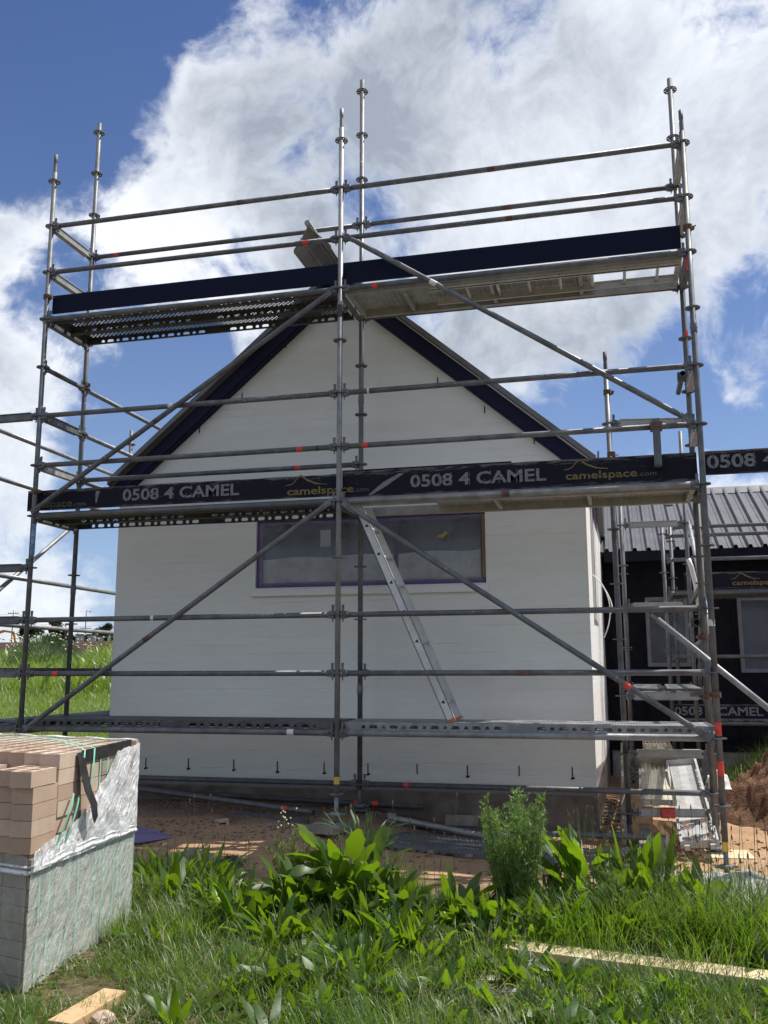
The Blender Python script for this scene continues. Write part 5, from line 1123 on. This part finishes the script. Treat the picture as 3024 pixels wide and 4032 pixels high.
    # dead straw lying between the green
    x,y=cloudpts(26000,(2.4,7.5,-4.9,-1.6,lambda x,y:np.clip(.10-2.6*fbm(x*2.0,y*2.0),.03,1)*(y<edge_y(x)+.1))); n=len(x)
    v,f=blades(np.stack([x,y,gz(x,y)+RS.uniform(0,.03,n)],-1),RS.uniform(0,6.283,n),RS.uniform(.05,.16,n),RS.uniform(.002,.0045,n),RS.uniform(.9,1.5,n),RS.uniform(-.2,.5,n),3); o=npobj('dead_straw',v,f,'straw'); tag(o,'dry straw and dead stems lying between the green grass','straw',kind='stuff')
    # low clover cover
    x,y=cloudpts(60000,(2.4,6.5,-4.9,-2.6,lambda x,y:(1-bare(x,y)*.6)*np.clip(fbm(x*2.6+4,y*2.6)*3,0,1))); n=len(x)
    v,f=blades(np.stack([x,y,gz(x,y)+RS.uniform(0,.03,n)],-1),RS.uniform(0,6.283,n),RS.uniform(.012,.026,n),RS.uniform(.010,.02,n),RS.uniform(.5,1.3,n),RS.uniform(.2,.6,n),2,'oval'); o=npobj('clover',v,f,'clover_leaf'); tag(o,'low clover leaves covering the ground in the foreground','clover',kind='stuff')
grass()
def low_weeds():
    parts={0:[],1:[]}; n=0
    for k in range(760):
        x=RS.uniform(2.6,6.6); y=RS.uniform(-4.4,-1.75)
        if float(fbm(x*1.7+2,y*1.7+5))<.02 or bare(np.array([x]),np.array([y]))[0]>.3 or y>float(edge_y(np.array([x]))[0]) or (-2.98<y+ (x-4.8)*.17<-2.55 and x>4.7): continue
        m_=RS.randint(7,16); z=float(gz(x,y))-.005; b=np.stack([x+RS.uniform(-.02,.02,m_),y+RS.uniform(-.02,.02,m_),np.full(m_,z)],-1); L=RS.uniform(.07,.19) if y<-2.8 else RS.uniform(.10,.24); j=k%2
        parts[j].append(blades(b,RS.uniform(0,6.283,m_),RS.uniform(.6,1.1,m_)*L,RS.uniform(.18,.36,m_)*L,RS.uniform(.15,1.2,m_),RS.uniform(.1,1.0,m_),6,'dock' if j else 'lance',.25,.07))
    for j,mt,nm,lb in ((0,'plantain_leaf','low_weeds','narrow leaved weeds scattered through the foreground grass'),(1,'dock_leaf','low_weeds','small broad leaved weeds scattered through the foreground grass')):
        v,f=join(parts[j]); o=npobj(nm,v,f,mt); tag(o,lb,'weeds',kind='stuff')
low_weeds()
def clump(name,label,cat,cx,cy,n,L0,L1,W0,W1,prof,mat,th=(.05,.7),curl=(.2,1.3),R=.06,seg=7,fold=.35,wave=.10,stalks=0,group=None,sh=None,az=None,rise=0):
    z0=float(gz(cx,cy))-.01; t=thing(name,label,cat,(cx,cy,z0),group)
    az_=RS.uniform(0,6.283,n) if az is None else RS.normal(az,1.1,n); r=R*np.sqrt(RS.rand(n)); b=np.stack([cx+r*np.cos(az_),cy+r*np.sin(az_),z0+rise*RS.rand(n)**1.3],-1); u=RS.rand(n)
    L=L0+(L1-L0)*RS.rand(n); v,f=blades(b,az_,L,RS.uniform(W0,W1,n)*(L/L1)**.5,th[0]+(th[1]-th[0])*u,RS.uniform(curl[0],curl[1],n),seg,prof,fold,wave)
    npobj('leaves',v,f,mat,t,True,(cx,cy,z0))
    if stalks:
        m=MB()
        for i in range(stalks):
            a=U(0,6.28); h=sh or L1*1.1; q=V((cx+U(-.08,.08),cy+U(-.08,.08),z0+h*U(.8,1.1))); m.path([(cx+math.cos(a)*R*.5,cy+math.sin(a)*R*.5,z0),tuple((V((cx,cy,z0))+q)/2+V((U(-.02,.02),U(-.02,.02),0))),q],[.005,.004,.002],5,False)
        m.build('stalk','stem_green',t)
    return t
GD='broad leaved weeds in the foreground'
clump('dock_plant','biggest broad leaved weed, with wide leaves, in front of the middle scaffold base','dock plant',3.84,-2.28,105,.16,.31,.07,.125,'dock','dock_leaf',(.15,1.5),(.0,.9),.17,10,.28,.09,5,GD,.55,rise=.36)
clump('dock_plant','tall broad leaved weed between the feathery fennel and the rubble','dock plant',5.18,-1.95,52,.20,.36,.06,.10,'dock','dock_leaf',(.03,1.1),(.1,1.0),.12,10,.28,.09,4,GD,.6,rise=.30)
clump('dock_plant','bushy broad leaved weed just left of the concrete rubble','dock plant',5.50,-2.0,70,.18,.34,.06,.11,'dock','dock_leaf',(.05,1.3),(.0,.9),.16,10,.28,.09,3,GD,.5,rise=.26)
clump('dock_plant','low broad leaved weed in the grass between brick pack and biggest weed','dock plant',3.36,-2.62,26,.18,.32,.055,.09,'dock','dock_leaf',(.1,1.2),(.1,.9),.09,10,.28,.09,0,GD,rise=.08)
clump('dock_plant','small leafy weed at the bottom edge, centre left','dock plant',4.02,-4.02,18,.12,.24,.04,.065,'dock','dock_leaf',(.2,1.2),(.1,.8),.07,9,.3,.08,0,GD)
clump('dock_plant','leafy weed at the bottom edge right of the timber offcut','dock plant',3.60,-3.98,16,.12,.24,.04,.065,'dock','dock_leaf',(.2,1.1),(.1,.8),.07,9,.3,.08,0,GD)
clump('dock_plant','low weed with broad leaves lying over the white concrete patch','dock plant',4.9,-3.05,20,.14,.27,.045,.07,'dock','dock_leaf',(.3,1.3),(.1,.8),.08,9,.3,.08,0,GD)
clump('dock_plant','broad leaved weed right behind the left end of the pale plank','dock plant',4.62,-2.42,34,.16,.29,.05,.085,'dock','dock_leaf',(.1,1.2),(.1,.9),.12,9,.3,.08,0,GD,rise=.1)
clump('dock_plant','broad leaved weed between the biggest weed and the white concrete patch','dock plant',4.22,-2.75,34,.15,.28,.05,.085,'dock','dock_leaf',(.1,1.2),(.1,.9),.13,9,.3,.08,0,GD,rise=.08)
for l,x,y,n,r in (('dense broad leaved weed joined to the left of the biggest weed',3.55,-2.38,50,.16),('dense broad leaved weed joined to the right of the biggest weed',4.14,-2.36,50,.16),('broad leaved weed in the middle of the sunny weed row, left of the fennel',4.50,-2.36,42,.12),('broad leaved weed at the right foot of the fennel',4.98,-2.18,40,.18),('broad leaved weed in front of the rubble, right end of the leafy row',5.80,-2.02,42,.18),('broad leaved weed behind the plank, in the long grass',5.35,-2.38,36,.12),('broad leaved weed at the left, beside the brick pack',2.72,-2.2,34,.10)):
    clump('dock_plant',l,'dock plant',x,y,n,.15,.29,.055,.10,'dock','dock_leaf',(.08,1.35),(.0,.95),.14,10,.28,.09,1,GD,rise=r)
GP='ribwort clumps in the foreground'
PL=[('long leaved clump beside the right face of the brick pack',2.42,-1.75,60,.34),('long leaved clump behind the brick pack corner, nearer the dirt',2.62,-1.55,50,.32),('upright ribwort clump directly right of the biggest weed',4.18,-2.38,60,.26),('wide ribwort clump at the centre right, in front of the sunlit dirt',4.48,-2.42,80,.27),('ribwort clump at the foot of the feathery fennel',4.78,-2.35,60,.34),('ribwort clump just above the pale plank, left end',4.9,-2.55,36,.26),('ribwort clump left of the white concrete patch',4.40,-2.85,50,.28),('wide ribwort clump near the bottom centre',4.15,-3.2,70,.26),('small ribwort clump below the biggest weed',3.9,-2.75,34,.24),('ribwort clump at the lower right below the pale plank',5.5,-3.45,24,.17),('small ribwort clump at the bottom right corner',5.95,-3.5,20,.16),('ribwort clump in the left middle grass near the low broad leaved weed',3.1,-2.2,46,.28),('arching dark ribwort clump left of the tall broad leaved weed',4.98,-2.05,50,.38)]
for l,x,y,n,L in PL: clump('ribwort_plant',l,'ribwort plant',x,y,int(n*1.25),L*.5,L*.95,.020,.040,'lance','plantain_leaf',(.03,.75),(.2,1.1),.13,7,.25,.05,2,GP)
clump('ribwort_plant','spiky grey green weed behind the biggest broad leaved weed','ribwort plant',3.80,-1.80,200,.07,.15,.010,.020,'lance','blue_weed',(.02,1.1),(0,.9),.19,5,.2,.04,12,GP,.50,rise=.48)
clump('ribwort_plant','ribwort clump in front of the tall grass at far right','ribwort plant',6.25,-2.35,40,.18,.36,.016,.03,'lance','plantain_leaf',(.03,.8),(.2,1.1),.13,7,.25,.05,2,GP)
EX=[(2.95,-2.15),(3.15,-2.45),(3.60,-2.85),(3.55,-2.45),(4.05,-2.6),(4.35,-2.55),(4.62,-2.5),(4.72,-2.62),(5.02,-2.45),(5.22,-2.35),(5.45,-2.45),(5.75,-2.35),(4.3,-3.05),(3.95,-3.3),(3.6,-3.3),(4.5,-3.5),(4.2,-3.6),(5.05,-3.3),(5.3,-3.6),(3.8,-3.65),(3.0,-3.0)]
WH=['behind the brick pack corner','left of the low broad leaved weed','below the biggest weed, left','between the two nearest broad leaved weeds','under the right side of the biggest weed','in the row right of the biggest weed','in front of the left foot of the fennel','at the left end of the pale plank','under the fennel, right side','in front of the tall broad leaved weed','in front of the bushy broad leaved weed','in the tall grass above the plank','above the white concrete patch','in the middle of the lower lawn','in the left middle of the lawn','right of the white concrete patch at the bottom','below the white concrete patch','just under the plank, left part','under the plank near the dark hose','near the bottom edge left of centre','beside the right foot of the brick pack']
for (x,y),w_ in zip(EX,WH):
    near=y<-2.9; L=.16 if near else .27
    clump('leafy_weed','low leafy weed '+w_,'weed',x,y,random.randint(16,26) if near else random.randint(30,46),L*.5,L,.022 if near else .03,.045 if near else .065,'dock' if random.random()<.6 else 'lance',random.choice(('dock_leaf','plantain_leaf')),(.05,1.25),(.1,1.1),.09,8,.28,.09,random.randint(0,2),'small leafy weeds in the foreground',rise=0 if near else .07)
def fennel(label,cx,cy,n,H,spread,mat='fennel_leaf',name='fennel_plant',cat='fennel'):
    z0=float(gz(cx,cy))-.01; t=thing(name,label,cat,(cx,cy,z0)); m=MB(); bs=[];az=[];L=[];th=[]
    for i in range(n):
        a=U(0,6.28); r=U(0,spread*.35); p=V((cx+r*math.cos(a),cy+r*math.sin(a),z0)); h=H*U(.5,1.0)**.8; q=p+V((math.cos(a)*spread*U(.2,1)*.55,math.sin(a)*spread*U(.2,1)*.55,h)); mid=(p+q)/2+V((0,0,.02)); m.path([p,mid,q],[.005,.004,.0015],5,False)
        for k in range(70):
            s=U(.25,1.0); c=p.lerp(q,s); aa=U(0,6.28)
            ln=.085*(1.15-s*.75)*U(.6,1.2); e=c+V((math.cos(aa),math.sin(aa),U(.5,1.4))).normalized()*ln; m.path([c,e],.0008,3,False)
            for w in range(9): pt=c.lerp(e,U(.15,1)); bs.append(tuple(pt)); az.append(U(0,6.28)); L.append(U(.012,.032)); th.append(U(.1,1.2))
    m.build('stems','stem_green',t); k=len(az); v,f=blades(np.array(bs),np.array(az),np.array(L),np.full(k,.0028),np.array(th),np.full(k,.3),2,'lance'); npobj('fronds',v,f,mat,t,True,(cx,cy,z0))
fennel('tall feathery fennel standing in front of the sunlit dirt, right of centre',4.80,-2.15,44,.74,.30)
fennel('yellowish wispy weed with tiny flowers, left of the biggest broad leaved weed',3.30,-1.85,9,.46,.26,'pale_weed','yellow_weed','weed')
fennel('small feathery weed beside the tall broad leaved weed',5.35,-2.2,6,.40,.22,'fennel_leaf')
m=MB()
for i in range(16): a=V((3.30+U(-.06,.06),-1.85+U(-.06,.06),float(gz(3.3,-1.85))+U(.42,.54))); m.path([a,a+V((0,0,.006)),a+V((0,0,.012))],[.002,.007,.001],6)
o=m.build('flower_heads','cream_flower',None); o.parent=bpy.data.objects['yellow_weed']; o.location=tuple(-V(root_of(bpy.data.objects['yellow_weed'])))
# field beyond the house on the left
def field():
    parts=[]
    def P(n,x0,x1,y0,y1,lo,hi,w0,w1,prof='grass',seg=4,curl=(.3,1.6),dens=lambda x,y:1+0*x,off=0):
        x,y=cloudpts(n,(x0,x1,y0,y1,lambda x,y:dens(x,y)*((x<.0-(y-2.5)*.10)&(x>-1.2-(y+2)*.62-.5)))); k=len(x); hh=(lo+(hi-lo)*np.clip(fbm(x*.55+3,y*.55)*1.3+.5,0,1))*RS.uniform(.75,1.1,k)
        parts.append(blades(np.stack([x,y,gz(x,y)+RS.uniform(0,1,k)*off*hh],-1),RS.uniform(0,6.283,k),hh*(1-off*.6),RS.uniform(w0,w1,k),RS.uniform(.05,.5,k),RS.uniform(*curl,k),seg,prof))
    P(40000,-6,-.1,2.2,7,.25,.5,.006,.014); P(42000,-12,-.5,6.5,13,.3,.6,.010,.022); P(46000,-22,-3,12.5,24,.4,.95,.018,.045,seg=3)
    P(9000,-12,-.1,2.6,12,.2,.5,.03,.06,'lance',4,(.4,1.4)); P(16000,-22,-3,12,24,.5,1.1,.04,.10,'lance',3,(.3,1.2),lambda x,y:np.clip(fbm(x*.4+8,y*.4)*4+.3,0,1),.7)
    v,f=join(parts); o=npobj('field_grass',v,f,'field_blade'); tag(o,'rough green grass and weeds of the field behind the scaffold on the left','field grass',kind='stuff')
    x=RS.uniform(-20,-9,420); y=RS.uniform(17,23,420); k=x>-1.2-(y+2)*.62; m=MB()
    for a,b in zip(x[k],y[k]):
        if a<-13.2+0*b or random.random()<.3: z=float(gz(a,b))+U(.75,1.25); m.path([(a,b,z),(a,b,z+.03),(a,b,z+.06)],[.01,U(.03,.07),.01],5)
    o=m.build('flower_heads','cream_flower',None); tag(o,'cream flower heads over the weeds at the far side of the field','flowers',kind='stuff')
    for i,(l,cx,cy,H,R) in enumerate((('dark blue green bush at the left edge of the field',-12.6,19.0,1.25,1.25),)):
        z0=float(gz(cx,cy)); t=thing('field_bush',l,'bush',(cx,cy,z0)); n=6000; a=RS.uniform(0,6.283,n); ph=np.arccos(RS.uniform(0,1,n)); r=RS.uniform(.5,1,n)**.5; b=np.stack([cx+R*r*np.sin(ph)*np.cos(a),cy+R*r*np.sin(ph)*np.sin(a),z0+H*r*np.cos(ph)],-1)
        v,f=blades(b,a,RS.uniform(.08,.2,n),RS.uniform(.008,.02,n),ph*.7,RS.uniform(.1,.6,n),2,'lance'); npobj('foliage',v,f,'blue_weed',t,True,(cx,cy,z0)); m=MB(); [m.path([(cx,cy,z0-.05),(cx+U(-.5,.5),cy+U(-.5,.5),z0+H*.7)],[.03,.01],5) for _ in range(7)]; m.build('stems','stem_green',t)
field()
# grass on the bank right of the black house footing
x,y=cloudpts(2600,(6.6,8.6,3.6,5.0,lambda x,y:1+0*x)); n=len(x); v,f=blades(np.stack([x,y,gz(x,y)+.55*np.clip(1-np.abs(x-7.9)/1.8,0,1)],-1),RS.uniform(0,6.283,n),RS.uniform(.15,.42,n),RS.uniform(.004,.009,n),RS.uniform(.1,.8,n),RS.uniform(.3,1.8,n),5); o=npobj('bank_grass',v,f,'field_blade'); tag(o,'dry grass growing behind the red clay heap at the foot of the black house','grass',kind='stuff')
# ---------------- far background on the left ----------------
def far_tree(label,cx,cy,H,R,name='tree',trunk=.3,squash=.6):
    z0=float(gz(cx,cy)); t=thing(name,label,'tree',(cx,cy,z0),'trees along the far skyline'); n=2600; cl=int(14*max(1,R/4)); C=[(RS.uniform(-R,R)*.8,RS.uniform(-R,R)*.5,H*(trunk+RS.rand()*(.95-trunk)*1.0)) for _ in range(cl)]
    idx=RS.randint(0,cl,n); c=np.array(C)[idx]; d=RS.normal(0,1,(n,3)); d/=np.linalg.norm(d,axis=1)[:,None]; rr=RS.rand(n)**.4*R*.34; b=np.array([cx,cy,z0])+c*np.array([1,1,1])*(1-.35*(c[:,2:3]/H)*np.array([1,1,0]))+d*rr[:,None]*np.array([1,1,squash])
    v,f=blades(b,RS.uniform(0,6.283,n),RS.uniform(.5,1.0,n),RS.uniform(.35,.8,n),RS.uniform(0,3,n),RS.uniform(0,1,n),2,'oval'); npobj('crown',v,f,'far_foliage',t,True,(cx,cy,z0))
    m=MB(); m.path([(cx,cy,z0-.3),(cx+.1,cy,z0+H*.35),(cx+.2,cy,z0+H*.7)],[.35,.25,.1],6); [m.path([(cx+.1,cy,z0+H*.3),(cx+c_[0]*.8,cy+c_[1]*.8,z0+c_[2])],[.14,.05],4) for c_ in C[:6]]; m.build('trunk','pole_timber',t)
far_tree('dense dark tree on the skyline just left of the domed roof',-151.5,256,5.4,3.6)
far_tree('dark tree behind the excavator cab on the skyline',-183,262,6.5,5); far_tree('thin tree rising behind the excavator arm',-173.5,262,7.4,3.0); far_tree('small tree right of the excavator arm',-169.8,262,4.0,2.4)
def hedge(l,x0,x1,y,h):
    z0=float(gz((x0+x1)/2,y)); n=2200; b=np.stack([RS.uniform(x0,x1,n),RS.uniform(y-1,y+1,n),z0+RS.rand(n)*h],-1); v,f=blades(b,RS.uniform(0,6.283,n),RS.uniform(.3,.6,n),RS.uniform(.25,.5,n),RS.uniform(0,1.5,n),RS.uniform(0,1,n),2,'oval'); o=npobj('hedge',v,f,'far_foliage',None,True,((x0+x1)/2,y,z0)); tag(o,l,'hedge','dark hedges on the skyline')
hedge('dark clipped hedge on the skyline between excavator and the gap',-174.5,-166.8,258,2.2); hedge('dark clipped hedge on the skyline left of the long shed',-165.6,-159.8,258,2.4)
def shed(label,x0,x1,y0,y1,zw,zr,dome=False,openings=()):
    z0=float(gz((x0+x1)/2,y0)); t=thing('shed',label,'shed',((x0+x1)/2,y0,z0)); m=MB(); m.box(x0,x1,y0,y1,z0-.4,zw); m.build('wall','shed_wall',t)
    r=MB()
    if dome: pts=[((x0+x1)/2+(x1-x0)/2*math.cos(math.pi*i/10),zw+(zr-zw)*math.sin(math.pi*i/10)) for i in range(11)]
    else: pts=[(x0-.3,zw),(x1+.3,zw),(x1+.2,zr),(x0-.2,zr)]
    r.prism(pts,y0-.3,y1+.3); r.build('roof','shed_roof',t)
    for a,b,c in openings: o=MB(); o.box(a,b,y0-.06,y0-.01,z0,c); o.build('door','dark_void',t)
shed('long pale shed on the skyline behind the left inner standard',-159.2,-152.4,252,258,12.1,12.4,openings=((-155.6,-155.1,11.8),))
shed('pale shed with dark openings under the domed roof',-151.9,-143,253,259,11.6,11.9,openings=((-150.0,-148.7,11.4),(-147.4,-145.2,11.2)))
shed('low domed roof shed rising behind the others beside the house corner',-149,-140,268,276,12.6,15.3,True)
def power_pole(label,x,y,z1,arms,lamp=False,name='power_pole'):
    z0=float(gz(x,y)); t=thing(name,label,'power pole' if not lamp else 'street lamp',(x,y,z0)); m=MB(); m.path([(x,y,z0-.5),(x,y,z1)],[.2,.11],8); m.build('pole','pole_timber',t)
    for z,w in arms: m=MB(); m.box(x-w,x+w,y-.08,y+.08,z-.09,z+.09); [m.box(x+k*w*.9-.05,x+k*w*.9+.05,y-.05,y+.05,z+.09,z+.45) for k in (-1,-.5,.5,1)]; m.build('cross_arm','pole_timber',t)
    if lamp: m=MB(); m.path([(x,y,z1-.3),(x+.5,y,z1+.1),(x+1.3,y,z1-.2)],.08,6); m.box(x+1.0,x+1.7,y-.15,y+.15,z1-.45,z1-.2); m.build('lamp_head','shed_wall',t)
power_pole('tall double armed power pole at the far left of the skyline',-182.3,252,20.3,((19.3,1.9),(17.3,2.2)))
power_pole('power pole between the two left standards behind the hedge',-163.0,252,15.6,((15.3,1.9),)); power_pole('power pole right of the dark tree, beside the domed roof',-148.7,262,16.3,((15.6,1.9),))
power_pole('street lamp pole with low cross arm above the long shed',-155.3,251,19.6,((14.1,1.9),),True,'street_lamp')
for i,(a,b,z) in enumerate(((-215,-182.3,19.4),(-182.3,-163,17.3),(-163,-148.7,15.5),(-182.3,-155.3,19.2),(-155.3,-120,14.2))):
    zb={0:(19,19.4),1:(17.4,15.5),2:(15.4,15.7),3:(19.3,14.2),4:(14.2,15)}[i]; m=MB(); m.path([(a+(b-a)*k/10,253,zb[0]+(zb[1]-zb[0])*k/10-1.4*(k/10)*(1-k/10)*4*.5) for k in range(11)],.035,4,False); o=m.build('power_line','pole_timber',None); tag(o,['power line leaving the tall double armed pole to the left','power line from the tall double armed pole to the pole by the hedge','power line between the hedge pole and the pole by the domed roof','power line from the tall pole to the street lamp pole','power line running right from the street lamp pole'][i],'power line')
def excavator():
    x,y=-183.2,240; z0=7.6; t=thing('excavator','orange excavator with raised arm at work on the earth bank, far left','excavator',(x,y,z0))
    m=MB(); m.box(x-2.2,x+2.6,y-1.4,y-.7,z0,z0+.9); m.box(x-2.2,x+2.6,y+.7,y+1.4,z0,z0+.9); m.build('track','machine_dark',t,bevel=.2)
    m=MB(); m.prism([(x-2.6,z0+1.0),(x+1.7,z0+1.0),(x+1.6,z0+2.1),(x+.9,z0+3.1),(x-2.5,z0+3.1)],y-1.3,y+1.3); m.build('body','excavator_orange',t,bevel=.1)
    m=MB(); m.box(x-.6,x+.7,y-1.34,y-1.30,z0+1.9,z0+2.9); m.build('cab_window','machine_dark',t)
    m=MB(); P=[(x+1.6,z0+1.6),(x+3.6,z0+3.9),(x+5.2,z0+5.1),(x+6.8,z0+5.5)]
    for a,b in zip(P,P[1:]): m.bar((a[0],y,a[1]),(b[0],y,b[1]),.5,.75)
    m.build('boom','excavator_orange',t); m=MB(); m.bar((x+10.2,y,z0+4.9),(x+11.3,y,z0+1.2),.4,.7); m.bar((x+6.8,y,z0+5.5),(x+10.4,y,z0+5.0),.4,.6); m.build('dipper','excavator_orange',t)
    m=MB(); m.prism([(x+10.8,z0+1.3),(x+12.2,z0+1.0),(x+12.0,z0-.1),(x+11.0,z0-.1)],y-.6,y+.6); m.build('bucket','machine_dark',t); m=MB(); m.bar((x+2.2,y,z0+1.3),(x+4.2,y,z0+3.9),.25,.25); m.build('ram','machine_dark',t)
excavator()
m=MB(); x=-146.0; y=238; z0=7.3; m.prism([(x,z0),(x+3,z0),(x+2.4,z0+1.6),(x+1.2,z0+1.8)],y,y+2); o=m.build('digger_bucket','excavator_orange',None,org=(x,y,z0)); tag(o,'small orange piece of a machine showing over the weeds beside the house corner','machine')
bpy.context.view_layer.update()
